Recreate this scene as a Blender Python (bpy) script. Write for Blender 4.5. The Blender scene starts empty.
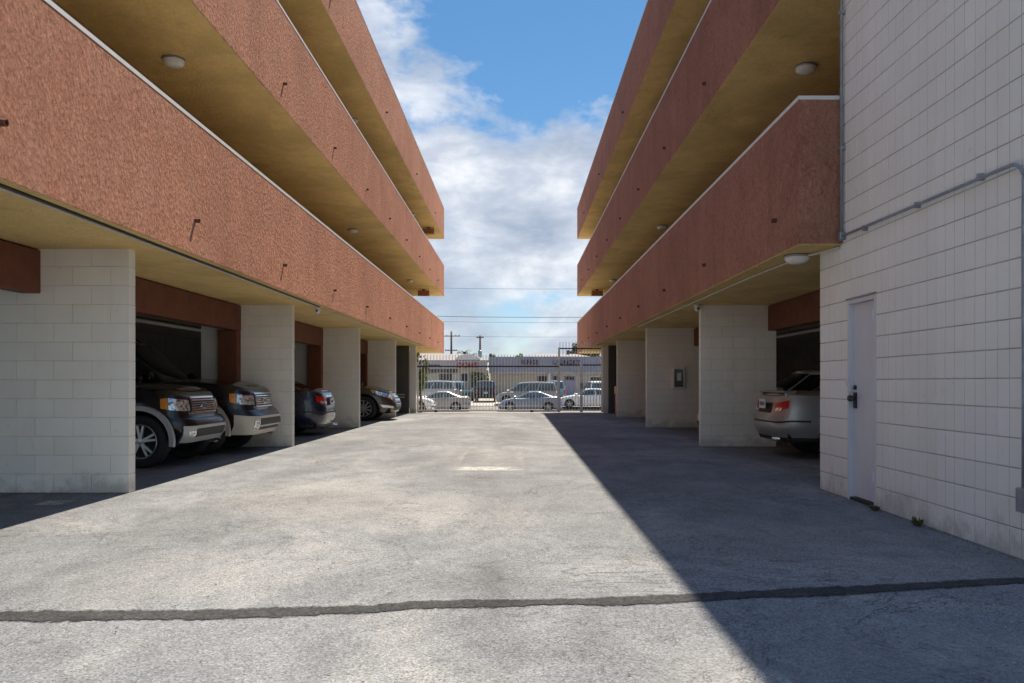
import bpy, bmesh, math, random
from mathutils import Vector, Matrix
R = math.radians
random.seed(7)
scene = bpy.context.scene
C = scene.collection

# ------------------------------------------------------------------ camera
FPX = 786.0                       # focal length in pixels of a 1024 px wide frame
CAM_H = 1.19
cam_data = bpy.data.cameras.new('camera')
cam_data.sensor_width = 36.0
cam_data.lens = 36.0 * FPX / 1024.0
cam_data.shift_x = (512 - 518) / 1024.0
cam_data.shift_y = (382.5 - 341.5) / 1024.0
cam_data.clip_start = 0.05
cam_data.clip_end = 3000
cam = bpy.data.objects.new('camera', cam_data)
cam.location = (0, 0, CAM_H)
cam.rotation_euler = (R(90), 0, 0)
C.objects.link(cam)
scene.camera = cam

# ------------------------------------------------------------------ light
SUN_TX, SUN_TY = 0.20, 0.55      # horizontal run of a sun ray per metre of drop
SUN_EL = math.atan(1.0 / math.hypot(SUN_TX, SUN_TY))
SUN_AZ = math.atan2(SUN_TX, SUN_TY)
sun_data = bpy.data.lights.new('sun', 'SUN')
sun_data.energy = 2.65
sun_data.angle = R(0.5)
sun_data.color = (1.0, 0.865, 0.69)
sun = bpy.data.objects.new('sun', sun_data)
sun.rotation_euler = Vector((SUN_TX, SUN_TY, 1.0)).to_track_quat('Z', 'Y').to_euler()
sun.location = (8, 30, 40)
C.objects.link(sun)

world = bpy.data.worlds.new('World')
scene.world = world
world.use_nodes = True
wn, wl = world.node_tree.nodes, world.node_tree.links
wn.clear()
w_out = wn.new('ShaderNodeOutputWorld')
w_bg = wn.new('ShaderNodeBackground')
w_bg.inputs['Strength'].default_value = 0.12
sky = wn.new('ShaderNodeTexSky')
sky.sky_type = 'NISHITA'
sky.sun_disc = False
sky.sun_elevation = SUN_EL
sky.sun_rotation = SUN_AZ
sky.air_density = 1.0
sky.dust_density = 0.2
sky.ozone_density = 4.0
sky.altitude = 600
tc = wn.new('ShaderNodeTexCoord')


def wmath(op, a, b=None, c=None):
    n = wn.new('ShaderNodeMath')
    n.operation = op
    for i, v in enumerate((a, b, c)):
        if v is None:
            continue
        if isinstance(v, (int, float)):
            n.inputs[i].default_value = v
        else:
            wl.new(v, n.inputs[i])
    return n.outputs[0]


def wnoise(scale, detail, rough, loc, stretch=(1, 1, 1), dist=0.0):
    mp = wn.new('ShaderNodeMapping')
    mp.inputs['Location'].default_value = loc
    mp.inputs['Scale'].default_value = stretch
    wl.new(tc.outputs['Generated'], mp.inputs['Vector'])
    n = wn.new('ShaderNodeTexNoise')
    n.inputs['Scale'].default_value = scale
    n.inputs['Detail'].default_value = detail
    n.inputs['Roughness'].default_value = rough
    n.inputs['Distortion'].default_value = dist
    wl.new(mp.outputs['Vector'], n.inputs['Vector'])
    return n.outputs['Fac']


def wramp(fac, stops):
    n = wn.new('ShaderNodeValToRGB')
    while len(n.color_ramp.elements) < len(stops):
        n.color_ramp.elements.new(0.5)
    for e, (p, col) in zip(n.color_ramp.elements, stops):
        e.position = p
        e.color = col if len(col) == 4 else (*col, 1)
    wl.new(fac, n.inputs['Fac'])
    return n.outputs['Color']


CLOUD_LOC = (-4.3486, -1.9864, 1.0311)
CLOUD_SCALE = 3.4
sep = wn.new('ShaderNodeSeparateXYZ')
wl.new(tc.outputs['Generated'], sep.inputs[0])
elev = sep.outputs['Z']
big = wnoise(CLOUD_SCALE, 10.0, 0.55, CLOUD_LOC, (1, 1, 1.8), 0.1)
# cumulus layer low over the whole horizon, thinning to wisps higher up
layer = wramp(elev, [(0.0, (0.0,) * 3), (0.06, (0.05,) * 3), (0.115, (-0.10,) * 3), (0.17, (0.09,) * 3), (0.27, (0.13,) * 3), (0.35, (0.0,) * 3), (1.0, (0.0,) * 3)])
dens = wmath('ADD', big, layer)
mask = wramp(dens, [(0.525, (0, 0, 0)), (0.575, (0.75, 0.75, 0.75)), (0.66, (1, 1, 1))])
body = wnoise(6.5, 8.0, 0.6, (CLOUD_LOC[0] + .4, .3, CLOUD_LOC[2] + .1), (1, 1, 2.2), 0.2)
cloud_col = wramp(body, [(0.33, (1.05, 1.22, 1.54)), (0.50, (1.65, 1.78, 2.03)), (0.66, (2.65, 2.68, 2.75))])
mask_soft = wmath('MULTIPLY', mask, 0.93)
cmix = wn.new('ShaderNodeMixRGB')
wl.new(mask_soft, cmix.inputs['Fac'])
hsv = wn.new('ShaderNodeHueSaturation')
hsv.inputs['Saturation'].default_value = 1.27
hsv.inputs['Value'].default_value = 0.36
wl.new(sky.outputs['Color'], hsv.inputs['Color'])
gam = wn.new('ShaderNodeGamma')
gam.inputs['Gamma'].default_value = 0.78
wl.new(hsv.outputs['Color'], gam.inputs['Color'])
wl.new(gam.outputs['Color'], cmix.inputs['Color1'])
wl.new(cloud_col, cmix.inputs['Color2'])
wl.new(cmix.outputs['Color'], w_bg.inputs['Color'])
wl.new(w_bg.outputs['Background'], w_out.inputs['Surface'])

scene.view_settings.view_transform = 'Standard'
scene.view_settings.look = 'None'
scene.view_settings.gamma = 1.0
scene.view_settings.use_curve_mapping = False
scene.view_settings.exposure = 1.72
scene.render.engine = 'CYCLES'
scene.cycles.max_bounces = 8
scene.cycles.diffuse_bounces = 5
scene.cycles.glossy_bounces = 3
scene.cycles.use_denoising = True
scene.cycles.sample_clamp_indirect = 6.0
scene.cycles.use_adaptive_sampling = False

# ------------------------------------------------------------------ helpers
class MB:
    """collects boxes, tubes and quads; build() links them as one mesh object"""
    def __init__(self):
        self.v, self.f = [], []

    def add(self, vs, fs):
        o = len(self.v)
        self.v += [tuple(p) for p in vs]
        self.f += [tuple(i + o for i in f) for f in fs]
        return self

    def box(self, x0, x1, y0, y1, z0, z1):
        vs = [(x0, y0, z0), (x1, y0, z0), (x1, y1, z0), (x0, y1, z0), (x0, y0, z1), (x1, y0, z1), (x1, y1, z1), (x0, y1, z1)]
        return self.add(vs, [(0, 3, 2, 1), (4, 5, 6, 7), (0, 1, 5, 4), (1, 2, 6, 5), (2, 3, 7, 6), (3, 0, 4, 7)])

    def bar(self, p0, p1, w, h=None):
        """a square bar between two points"""
        return self.tube([p0, p1], w / 2 * 1.4142, 4, rot=math.pi / 4)

    def tube(self, path, r, n=8, rot=0.0, cap=True):
        path = [Vector(p) for p in path]
        rs = r if isinstance(r, (list, tuple)) else [r] * len(path)
        o = len(self.v)
        for i, p in enumerate(path):
            d = (path[min(i + 1, len(path) - 1)] - path[max(i - 1, 0)]).normalized()
            a = Vector((0, 0, 1)) if abs(d.z) < 0.95 else Vector((0, 1, 0))
            s = d.cross(a).normalized()
            t = s.cross(d).normalized()
            for k in range(n):
                an = 2 * math.pi * k / n + rot
                self.v.append(tuple(p + (s * math.cos(an) + t * math.sin(an)) * rs[i]))
        for i in range(len(path) - 1):
            for k in range(n):
                a, b = o + i * n + k, o + i * n + (k + 1) % n
                self.f.append((a, b, b + n, a + n))
        if cap:
            self.f.append(tuple(o + k for k in range(n - 1, -1, -1)))
            e = o + (len(path) - 1) * n
            self.f.append(tuple(e + k for k in range(n)))
        return self

    def lathe(self, prof, axis, centre, n=24, closed=False):
        """prof: (radius, offset along axis) ; axis 'x','y' or 'z'"""
        o = len(self.v)
        cx, cy, cz = centre
        for r, h in prof:
            for k in range(n):
                a = 2 * math.pi * k / n
                c, s = r * math.cos(a), r * math.sin(a)
                if axis == 'z':
                    self.v.append((cx + c, cy + s, cz + h))
                elif axis == 'y':
                    self.v.append((cx + c, cy + h, cz + s))
                else:
                    self.v.append((cx + h, cy + c, cz + s))
        m = len(prof)
        for i in range(m if closed else m - 1):
            j = (i + 1) % m
            for k in range(n):
                k2 = (k + 1) % n
                self.f.append((o + i * n + k, o + i * n + k2, o + j * n + k2, o + j * n + k))
        return self

    def mesh(self, name, mat, smooth=False, weld=False):
        me = bpy.data.meshes.new(name)
        me.from_pydata(self.v, [], self.f)
        bm = bmesh.new()
        bm.from_mesh(me)
        if weld:
            bmesh.ops.remove_doubles(bm, verts=bm.verts, dist=1e-5)
        bmesh.ops.recalc_face_normals(bm, faces=bm.faces)
        bm.to_mesh(me)
        bm.free()
        me.materials.append(mat)
        if smooth:
            me.polygons.foreach_set('use_smooth', [True] * len(me.polygons))
        me.update()
        return me

    def build(self, name, mat, parent=None, smooth=False, bevel=0.0, weld=False, sharp=None):
        me = self.mesh(name, mat, smooth, weld)
        if sharp is not None:
            me.set_sharp_from_angle(angle=R(sharp))
        o = bpy.data.objects.new(name, me)
        C.objects.link(o)
        o.parent = parent
        if bevel:
            b = o.modifiers.new('bevel', 'BEVEL')
            b.width = bevel
            b.segments = 2
            b.limit_method = 'ANGLE'
        return o


def inst(name, me, parent, loc=(0, 0, 0), rot=(0, 0, 0)):
    o = bpy.data.objects.new(name, me)
    C.objects.link(o)
    o.parent = parent
    o.location = loc
    o.rotation_euler = rot
    return o


def empty(name, loc=(0, 0, 0), rz=0.0):
    o = bpy.data.objects.new(name, None)
    o.empty_display_size = 0.2
    C.objects.link(o)
    o.location = loc
    o.rotation_euler = (0, 0, rz)
    return o


def tag(o, label=None, cat=None, group=None, kind=None):
    if label:
        o['label'] = label
    if cat:
        o['category'] = cat
    if group:
        o['group'] = group
    if kind:
        o['kind'] = kind
    return o


def thing(name, label, cat, loc=(0, 0, 0), rz=0.0, group=None):
    return tag(empty(name, loc, rz), label, cat, group)


# ------------------------------------------------------------------ materials
class NM:
    def __init__(self, name):
        self.m = bpy.data.materials.new(name)
        self.m.use_nodes = True
        self.n, self.l = self.m.node_tree.nodes, self.m.node_tree.links
        self.b = self.n['Principled BSDF']
        self.pos = None

    def P(self):
        if self.pos is None:
            self.pos = self.n.new('ShaderNodeNewGeometry').outputs['Position']
        return self.pos

    def noise(self, scale, detail=4, rough=0.55, stretch=(1, 1, 1), dist=0.0, loc=(0, 0, 0)):
        mp = self.n.new('ShaderNodeMapping')
        mp.inputs['Scale'].default_value = stretch
        mp.inputs['Location'].default_value = loc
        self.l.new(self.P(), mp.inputs['Vector'])
        t = self.n.new('ShaderNodeTexNoise')
        t.inputs['Scale'].default_value = scale
        t.inputs['Detail'].default_value = detail
        t.inputs['Roughness'].default_value = rough
        t.inputs['Distortion'].default_value = dist
        self.l.new(mp.outputs['Vector'], t.inputs['Vector'])
        return t.outputs['Fac']

    def voronoi(self, scale, feature='F1', stretch=(1, 1, 1), rnd=1.0):
        mp = self.n.new('ShaderNodeMapping')
        mp.inputs['Scale'].default_value = stretch
        self.l.new(self.P(), mp.inputs['Vector'])
        t = self.n.new('ShaderNodeTexVoronoi')
        t.feature = feature
        t.inputs['Scale'].default_value = scale
        t.inputs['Randomness'].default_value = rnd
        self.l.new(mp.outputs['Vector'], t.inputs['Vector'])
        return t.outputs['Distance']

    def ramp(self, fac, stops):
        t = self.n.new('ShaderNodeValToRGB')
        while len(t.color_ramp.elements) < len(stops):
            t.color_ramp.elements.new(0.5)
        for e, (p, c) in zip(t.color_ramp.elements, stops):
            e.position = p
            if isinstance(c, (int, float)):
                c = (c, c, c)
            e.color = (*c, 1)
        self.l.new(fac, t.inputs['Fac'])
        return t.outputs['Color']

    def mix(self, fac, a, b, mode='MIX'):
        t = self.n.new('ShaderNodeMixRGB')
        t.blend_type = mode
        for i, v in (('Fac', fac), ('Color1', a), ('Color2', b)):
            if isinstance(v, (int, float)):
                t.inputs[i].default_value = v if i == 'Fac' else (v, v, v, 1)
            elif isinstance(v, tuple):
                t.inputs[i].default_value = (*v, 1)
            else:
                self.l.new(v, t.inputs[i])
        return t.outputs['Color']

    def math(self, op, a, b):
        t = self.n.new('ShaderNodeMath')
        t.operation = op
        for i, v in enumerate((a, b)):
            if isinstance(v, (int, float)):
                t.inputs[i].default_value = v
            else:
                self.l.new(v, t.inputs[i])
        return t.outputs[0]

    def rnd(self):
        return self.n.new('ShaderNodeObjectInfo').outputs['Random']

    def bump(self, h, strength=0.5, dist=0.01, chain=None):
        t = self.n.new('ShaderNodeBump')
        t.inputs['Strength'].default_value = strength
        t.inputs['Distance'].default_value = dist
        self.l.new(h, t.inputs['Height'])
        if chain is not None:
            self.l.new(chain, t.inputs['Normal'])
        return t.outputs['Normal']

    def done(self, col=None, rough=None, normal=None, metal=None, spec=None, coat=None):
        def put(k, v):
            if v is None:
                return
            if isinstance(v, (int, float)):
                self.b.inputs[k].default_value = v
            elif isinstance(v, tuple):
                self.b.inputs[k].default_value = (*v, 1)
            else:
                self.l.new(v, self.b.inputs[k])
        put('Base Color', col)
        put('Roughness', rough)
        put('Normal', normal)
        put('Metallic', metal)
        put('Specular IOR Level', spec)
        put('Coat Weight', coat)
        return self.m


M = {}


def simple(name, col, rough=0.6, metal=0.0, coat=None, var=0.12, scale=8.0, bump=0.0, bscale=60.0, spec=None):
    k = NM(name)
    f = k.noise(scale, 5, 0.6)
    lo = tuple(c * (1 - var) for c in col)
    hi = tuple(min(1, c * (1 + var)) for c in col)
    c = k.ramp(f, [(0.3, lo), (0.7, hi)])
    nrm = k.bump(k.noise(bscale, 4), bump, 0.005) if bump else None
    M[name] = k.done(c, rough, nrm, metal, spec, coat)
    return M[name]


def stucco(name, base, dark, light, coarse=1.0, blotch=None):
    k = NM(name)
    lump = k.noise(15.0, 6, 0.7, (1, 1, 0.6), 0.9)
    fine = k.noise(46.0, 6, 0.8, (1, 1, 0.7), 0.8)
    cell = k.voronoi(26.0, 'F1', (1, 1, 0.75))
    stain = k.noise(0.55, 6, 0.65, (1, 1, 0.8), 0.5)
    patchy = k.noise(1.9, 6, 0.7, (1, 1, 0.8), 0.6)
    drip = k.noise(2.2, 6, 0.7, (1, 1, 0.10))
    c = k.ramp(k.math('ADD', k.math('MULTIPLY', fine, 0.65), k.math('MULTIPLY', lump, 0.35)), [(0.36, dark), (0.50, base), (0.66, light)])
    c = k.mix(k.math('MULTIPLY', k.ramp(patchy, [(0.42, 0.0), (0.66, 1.0)]), 0.45), c, blotch or tuple(x * 1.15 for x in base))
    c = k.mix(k.math('MULTIPLY', k.ramp(stain, [(0.42, 0.0), (0.64, 1.0)]), 0.38 if coarse > 1 else 0.6), c, tuple(x * 0.58 for x in base))
    c = k.mix(k.math('MULTIPLY', k.ramp(drip, [(0.52, 0.0), (0.74, 1.0)]), 0.40), c, tuple(x * 0.50 for x in base))
    wob = k.noise(0.75, 7, 0.6, (1, 1, 1), 1.0, (4.0, 1.0, 2.0))
    d = k.math('ABSOLUTE', k.math('SUBTRACT', wob, 0.5), 0.0)
    near = k.ramp(k.noise(0.4, 3, 0.5, loc=(9, 3, 1)), [(0.50, 0.0), (0.60, 1.0)])
    c = k.mix(k.math('MULTIPLY', k.math('MULTIPLY', k.ramp(d, [(0.0, 1.0), (0.0035, 0.0)]), near), 0.6), c, tuple(x * 0.3 for x in base))
    n = k.bump(lump, min(1, 0.75 * coarse), 0.045 * coarse)
    n = k.bump(cell, min(1, 0.6 * coarse), 0.02 * coarse, n)
    n = k.bump(fine, min(1, 0.9 * coarse), 0.016 * coarse, n)
    M[name] = k.done(c, 0.93, n, spec=0.2)


stucco('terracotta_stucco', (0.57, 0.255, 0.165), (0.31, 0.118, 0.074), (0.76, 0.43, 0.31), 1.2, (0.62, 0.34, 0.24))
stucco('tan_stucco', (0.78, 0.565, 0.24), (0.62, 0.42, 0.165), (0.86, 0.67, 0.33), 0.6, (0.66, 0.44, 0.19))
stucco('beige_stucco', (0.42, 0.36, 0.27), (0.36, 0.30, 0.22), (0.48, 0.42, 0.33), 0.5)
simple('brown_paint', (0.150, 0.045, 0.020), 0.6, var=0.22, scale=5, bump=0.25, bscale=45)
simple('white_trim', (0.72, 0.71, 0.69), 0.5, var=0.10, scale=6)
simple('lamp_glass', (0.75, 0.75, 0.72), 0.25)
simple('grey_metal', (0.33, 0.35, 0.38), 0.42, 0.6, var=0.15)
simple('galvanised', (0.30, 0.33, 0.37), 0.45, 0.35, var=0.2, scale=14)
simple('dark_metal', (0.045, 0.045, 0.05), 0.5, 0.5)
simple('cable_black', (0.02, 0.02, 0.022), 0.6)
simple('pipe_white', (0.55, 0.53, 0.48), 0.5)
simple('rust_brown', (0.13, 0.055, 0.035), 0.75, var=0.3, scale=30)
simple('black_plastic', (0.018, 0.018, 0.02), 0.55)
simple('red_paint', (0.45, 0.03, 0.025), 0.5)
simple('yellow_paint', (0.55, 0.33, 0.04), 0.5)
simple('interior_ceiling', (0.36, 0.34, 0.31), 0.85)
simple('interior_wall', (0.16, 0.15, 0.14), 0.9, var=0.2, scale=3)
simple('dark_infill', (0.075, 0.070, 0.062), 0.6, var=0.15, scale=2.5)
simple('roof_gravel', (0.3, 0.29, 0.27), 0.9)


def block_paint(name, base, dirt, bump=0.35):
    k = NM(name)
    r = k.rnd()
    tint = k.ramp(r, [(0.0, tuple(x * 0.965 for x in base)), (1.0, tuple(min(1, x * 1.02) for x in base))])
    big = k.noise(0.9, 6, 0.62)
    c = k.mix(k.math('MULTIPLY', k.ramp(big, [(0.46, 0.0), (0.72, 1.0)]), 0.30), tint, dirt)
    drip = k.noise(3.0, 6, 0.7, (1, 1, 0.12))
    c = k.mix(k.math('MULTIPLY', k.ramp(drip, [(0.52, 0.0), (0.75, 1.0)]), 0.25), c, dirt)
    sc = k.noise(11.0, 7, 0.75, (1, 1, 0.8), 0.6)
    c = k.mix(k.math('MULTIPLY', k.ramp(sc, [(0.63, 0.0), (0.72, 1.0)]), 0.45), c, tuple(x * 0.45 for x in dirt))
    sep_ = k.n.new('ShaderNodeSeparateXYZ')
    k.l.new(k.P(), sep_.inputs[0])
    sz = k.math('ADD', sep_.outputs['Z'], k.math('MULTIPLY', k.math('SUBTRACT', k.noise(3.5, 8, 0.75), 0.5), -1.1))
    splash = k.ramp(sz, [(0.0, 1.0), (0.22, 0.0)])          # dirt splashed up from the paving
    c = k.mix(k.math('MULTIPLY', splash, 0.55), c, tuple(x * 0.55 for x in dirt))
    pore = k.noise(85.0, 5, 0.7)
    n = k.bump(pore, bump, 0.006)
    n = k.bump(k.noise(9.0, 3), 0.15, 0.01, n)
    M[name] = k.done(c, 0.72, n, spec=0.3)


block_paint('cream_block', (0.85, 0.815, 0.74), (0.62, 0.57, 0.48))
block_paint('white_block', (0.87, 0.86, 0.82), (0.68, 0.64, 0.57), 0.25)
simple('mortar_cream', (0.66, 0.62, 0.55), 0.85, var=0.15)
simple('cabinet_glass', (0.10, 0.10, 0.11), 0.15)
simple('mortar_grey', (0.42, 0.40, 0.365), 0.9, var=0.25, scale=3)
k = NM('door_paint')
c = k.ramp(k.noise(2.2, 6, 0.65, (1, 1, 0.5)), [(0.3, (0.62, 0.63, 0.68)), (0.7, (0.72, 0.73, 0.77))])
c = k.mix(k.math('MULTIPLY', k.ramp(k.noise(9, 7, 0.7, (1, 1, 0.4)), [(0.6, 0.0), (0.75, 1.0)]), 0.4), c, (0.36, 0.34, 0.36))
M['door_paint'] = k.done(c, 0.42, k.bump(k.noise(30, 3), 0.08, 0.004))


def asphalt(name, lo, hi, pale=None, dark=None, agg=90.0, contrast=1.0):
    k = NM(name)
    big = k.noise(0.30, 7, 0.62, (1, 0.55, 1), 0.5)
    mid = k.noise(1.7, 8, 0.72, (1, 0.7, 1), 0.5)
    grain = k.noise(agg * 0.55, 5, 0.85)
    t = k.n.new('ShaderNodeTexVoronoi')
    t.inputs['Scale'].default_value = agg
    k.l.new(k.P(), t.inputs['Vector'])
    chip = k.n.new('ShaderNodeSeparateColor')
    k.l.new(t.outputs['Color'], chip.inputs[0])
    c = k.ramp(mid, [(0.36, tuple(x * 0.88 for x in lo)), (0.62, hi)])
    if pale:
        c = k.mix(k.math('MULTIPLY', k.ramp(k.noise(0.42, 7, 0.68, (1, 0.7, 1), 0.8, (5.3, 1.9, 0)), [(0.50, 0.0), (0.62, 1.0)]), 0.75), c, pale)
    c = k.mix(k.math('MULTIPLY', k.ramp(big, [(0.44, 0.0), (0.62, 1.0)]), 0.60), c, tuple(x * 0.66 for x in lo))
    track = k.noise(0.9, 5, 0.6, (1, 0.06, 1), 0.2, (2.0, 0, 0))
    c = k.mix(k.math('MULTIPLY', k.ramp(track, [(0.52, 0.0), (0.66, 1.0)]), 0.35), c, tuple(x * 0.62 for x in lo))
    if dark:
        spots = k.ramp(k.noise(1.1, 6, 0.6, (1, 0.8, 1), 0.5, (11, 2, 0)), [(0.60, 0.0), (0.74, 1.0)])
        c = k.mix(k.math('MULTIPLY', spots, 0.5), c, dark)
    q = contrast
    c = k.mix(1.0, c, k.ramp(chip.outputs[0], [(0.0, 1 - 0.62 * q), (0.22, 1 - 0.18 * q), (0.75, 1 + 0.12 * q), (1.0, 1 + 0.62 * q)]), 'MULTIPLY')
    c = k.mix(1.0, c, k.ramp(grain, [(0.32, 1 - 0.6 * q), (0.46, 1.0), (0.60, 1.0), (0.74, 1 + 0.4 * q)]), 'MULTIPLY')
    # map cracks, only where the surface has given way
    for sc, off, wid, amt in ((0.55, 0.0, 0.0042, 0.95), (1.5, 7.0, 0.0065, 0.8)):
        wob = k.noise(sc, 7, 0.62, (1, 1, 1), 1.4, (off, off, 0))
        d = k.math('ABSOLUTE', k.math('SUBTRACT', wob, 0.5), 0.0)
        near = k.ramp(k.noise(0.33, 3, 0.5, loc=(3 + off, 8, 0)), [(0.43, 0.0), (0.55, 1.0)])
        crack = k.math('MULTIPLY', k.ramp(d, [(0.0, 1.0), (wid, 0.0)]), near)
        c = k.mix(k.math('MULTIPLY', crack, amt), c, tuple(x * 0.25 for x in lo))
    n = k.bump(chip.outputs[1], 0.35, 0.006)
    n = k.bump(grain, 0.5, 0.010, n)
    M[name] = k.done(c, 0.9, n, spec=0.25)
    return k


asphalt('asphalt', (0.190, 0.208, 0.232), (0.252, 0.272, 0.300), (0.325, 0.335, 0.345), (0.105, 0.11, 0.118), 125.0, 0.85)
ks = asphalt('tar_seam', (0.036, 0.039, 0.044), (0.066, 0.070, 0.077), None, None, 80.0)
at = ks.n.new('ShaderNodeAttribute')
at.attribute_name = 'edge'
ed = ks.math('ADD', at.outputs['Fac'], ks.math('MULTIPLY', ks.math('SUBTRACT', ks.noise(13.0, 9, 0.85), 0.5), 1.8))
ks.l.new(ks.ramp(ed, [(0.55, 1.0), (0.78, 0.0)]), ks.b.inputs['Alpha'])
asphalt('street_asphalt', (0.24, 0.232, 0.22), (0.30, 0.29, 0.275), contrast=0.4)
asphalt('concrete', (0.44, 0.42, 0.385), (0.54, 0.52, 0.48), contrast=0.25)


def worn_paint(name, col, lo, hi, soft=0.12, amount=1.0):
    k = NM(name)
    f = k.noise(5.0, 8, 0.75, (1, 0.8, 1), 0.4)
    g = k.noise(60, 3, 0.7)
    a = k.math('MULTIPLY', k.ramp(f, [(lo, 0.0), (hi, 1.0)]), k.ramp(g, [(0.38, 0.25), (0.55, 1.0)]))
    tcn = k.n.new('ShaderNodeTexCoord')
    sp_ = k.n.new('ShaderNodeSeparateXYZ')
    k.l.new(tcn.outputs['Generated'], sp_.inputs[0])
    for ax in (0, 1):                       # wear eats the edges away
        e = k.math('ABSOLUTE', k.math('SUBTRACT', sp_.outputs[ax], 0.5), 0.0)
        e = k.math('ADD', e, k.math('MULTIPLY', k.math('SUBTRACT', f, 0.5), soft))
        a = k.math('MULTIPLY', a, k.ramp(e, [(0.5 - soft, 1.0), (0.5 - soft * 0.05, 0.0)]))
    a = k.math('MULTIPLY', a, amount)
    k.l.new(a, k.b.inputs['Alpha'])
    M[name] = k.done(col, 0.85)


worn_paint('worn_white', (0.60, 0.60, 0.60), 0.34, 0.60, 0.22)
worn_paint('faded_patch', (0.47, 0.48, 0.49), 0.36, 0.66, 0.4, 0.75)
worn_paint('oil_dark', (0.06, 0.058, 0.056), 0.36, 0.70, 0.48, 0.5)

# ------------------------------------------------------------------ ground and road
def gz(y):
    pts = [(-1e4, 0), (30, 0), (55, -0.86), (57.5, -0.88), (62, -0.5), (85, -0.33), (1e5, -0.33)]
    for (a, za), (b, zb) in zip(pts, pts[1:]):
        if a <= y <= b:
            return za + (zb - za) * (y - a) / (b - a)
    return 0.0


def sheet(name, x0, x1, ys, dz, mat, kind='structure', thick=0.0):
    m = MB()
    for a, b in zip(ys, ys[1:]):
        m.add([(x0, a, gz(a) + dz), (x1, a, gz(a) + dz), (x1, b, gz(b) + dz), (x0, b, gz(b) + dz)], [(0, 1, 2, 3)])
    if thick:
        for a, b in zip(ys, ys[1:]):
            m.add([(x0, ys[0], gz(ys[0]) + dz), (x1, ys[0], gz(ys[0]) + dz), (x1, ys[0], gz(ys[0]) + dz - thick), (x0, ys[0], gz(ys[0]) + dz - thick)], [(0, 3, 2, 1)])
            e = ys[-1]
            m.add([(x0, e, gz(e) + dz), (x1, e, gz(e) + dz), (x1, e, gz(e) + dz - thick), (x0, e, gz(e) + dz - thick)], [(0, 1, 2, 3)])
    o = m.build(name, M[mat], weld=True)
    return tag(o, kind=kind)


sheet('ground', -900, 900, [-60, 0, 30, 33, 55, 57.5, 62, 85, 1800], 0.0, 'asphalt')
sheet('driveway_apron', -9.5, 9.5, [31.4, 40, 46.2], 0.012, 'concrete')
sheet('sidewalk', -120, 120, [46.2, 48.6], 0.016, 'concrete')
sheet('street', -120, 120, [48.7, 55, 57.5, 60.5], 0.006, 'street_asphalt')
sheet('parking_lot', -120, 120, [60.6, 62, 79], 0.012, 'concrete')


def wobble_strip(name, pts, w, z, mat, amp=0.03, step=0.06, seed=1):
    """a sheet along a path with ragged edges"""
    rng = random.Random(seed)
    P = []
    for (a, b) in zip(pts, pts[1:]):
        a, b = Vector(a), Vector(b)
        n = max(2, int((b - a).length / step))
        for i in range(n):
            P.append(a.lerp(b, i / n))
    P.append(Vector(pts[-1]))
    m = MB()
    e1 = e2 = 0.0
    cols = (-1.0, -0.5, 0.0, 0.5, 1.0)
    edge = []
    for i, p in enumerate(P):
        q = P[min(i + 1, len(P) - 1)] - P[max(i - 1, 0)]
        d = Vector((-q.y, q.x)).normalized()
        e1 = 0.85 * e1 + rng.uniform(-amp, amp)
        e2 = 0.85 * e2 + rng.uniform(-amp, amp)
        wv = w * (1 + 0.18 * math.sin(i * 0.09 + seed) + 0.12 * math.sin(i * 0.31))
        for cq in cols:
            a = p + d * (cq * (wv / 2) + (e1 if cq > 0 else e2) * abs(cq))
            m.v.append((a.x, a.y, z))
            edge.append(abs(cq))
        if i:
            o = 5 * i
            for c_ in range(4):
                m.f.append((o - 5 + c_, o - 4 + c_, o + 1 + c_, o + c_))
    ob = m.build(name, M[mat])
    at_ = ob.data.attributes.new('edge', 'FLOAT', 'POINT')
    at_.data.foreach_set('value', edge)
    return tag(ob, kind='structure')


wobble_strip('tar_seam', [(-4.6, 3.72), (-2.9, 3.98), (-1.6, 4.02), (-0.75, 4.13), (-0.55, 4.20), (0.6, 4.27), (2.0, 4.52), (3.37, 4.78)], 0.21, 0.005, 'tar_seam', 0.010, 0.05, 3)
# faint repaired rectangle and wear marks in the middle of the drive
def mark(name, x0, x1, y0, y1, mat, z=0.004):
    m = MB().add([(x0, y0, z), (x1, y0, z), (x1, y1, z), (x0, y1, z)], [(0, 1, 2, 3)])
    return tag(m.build(name, M[mat]), kind='structure')


mark('worn_marking', -0.98, 0.14, 10.50, 11.15, 'worn_white')
mark('worn_marking', -1.02, -0.70, 10.9, 14.4, 'faded_patch')
mark('worn_marking', -0.10, 0.16, 10.9, 14.4, 'faded_patch')
mark('worn_patch', -0.85, 0.05, 11.0, 14.4, 'faded_patch')
mark('oil_stain', -1.1, 0.2, 9.2, 10.6, 'oil_dark')
mark('oil_stain', -0.7, 0.4, 14.2, 21.5, 'oil_dark')
mark('oil_stain', -3.1, -1.3, 7.2, 8.9, 'oil_dark')
mark('worn_patch', 0.35, 1.6, 2.6, 3.75, 'faded_patch', 0.0042)
mark('worn_patch', 1.1, 2.9, 2.9, 3.9, 'faded_patch', 0.0046)
# bay lines
for yy in (11.35,):
    mark('bay_line', -8.9, -4.35, yy - 0.95, yy - 0.85, 'worn_white')
mark('bay_line', -4.75, -4.40, 7.55, 7.95, 'worn_white', 0.0045)
mark('bay_line', 4.0, 8.6, 11.40, 11.50, 'worn_white')
mark('bay_line', 3.55, 4.1, 10.0, 10.16, 'worn_white')
mark('bay_line', -8.9, -4.4, 17.2, 17.3, 'worn_white')

# ------------------------------------------------------------------ the two apartment buildings
COURSE = 0.2032
BLK = 0.4064
SOFFITS = (2.64, 5.47, 8.30)
PARAPET = 1.50
FAR_END = 38.9


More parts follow.
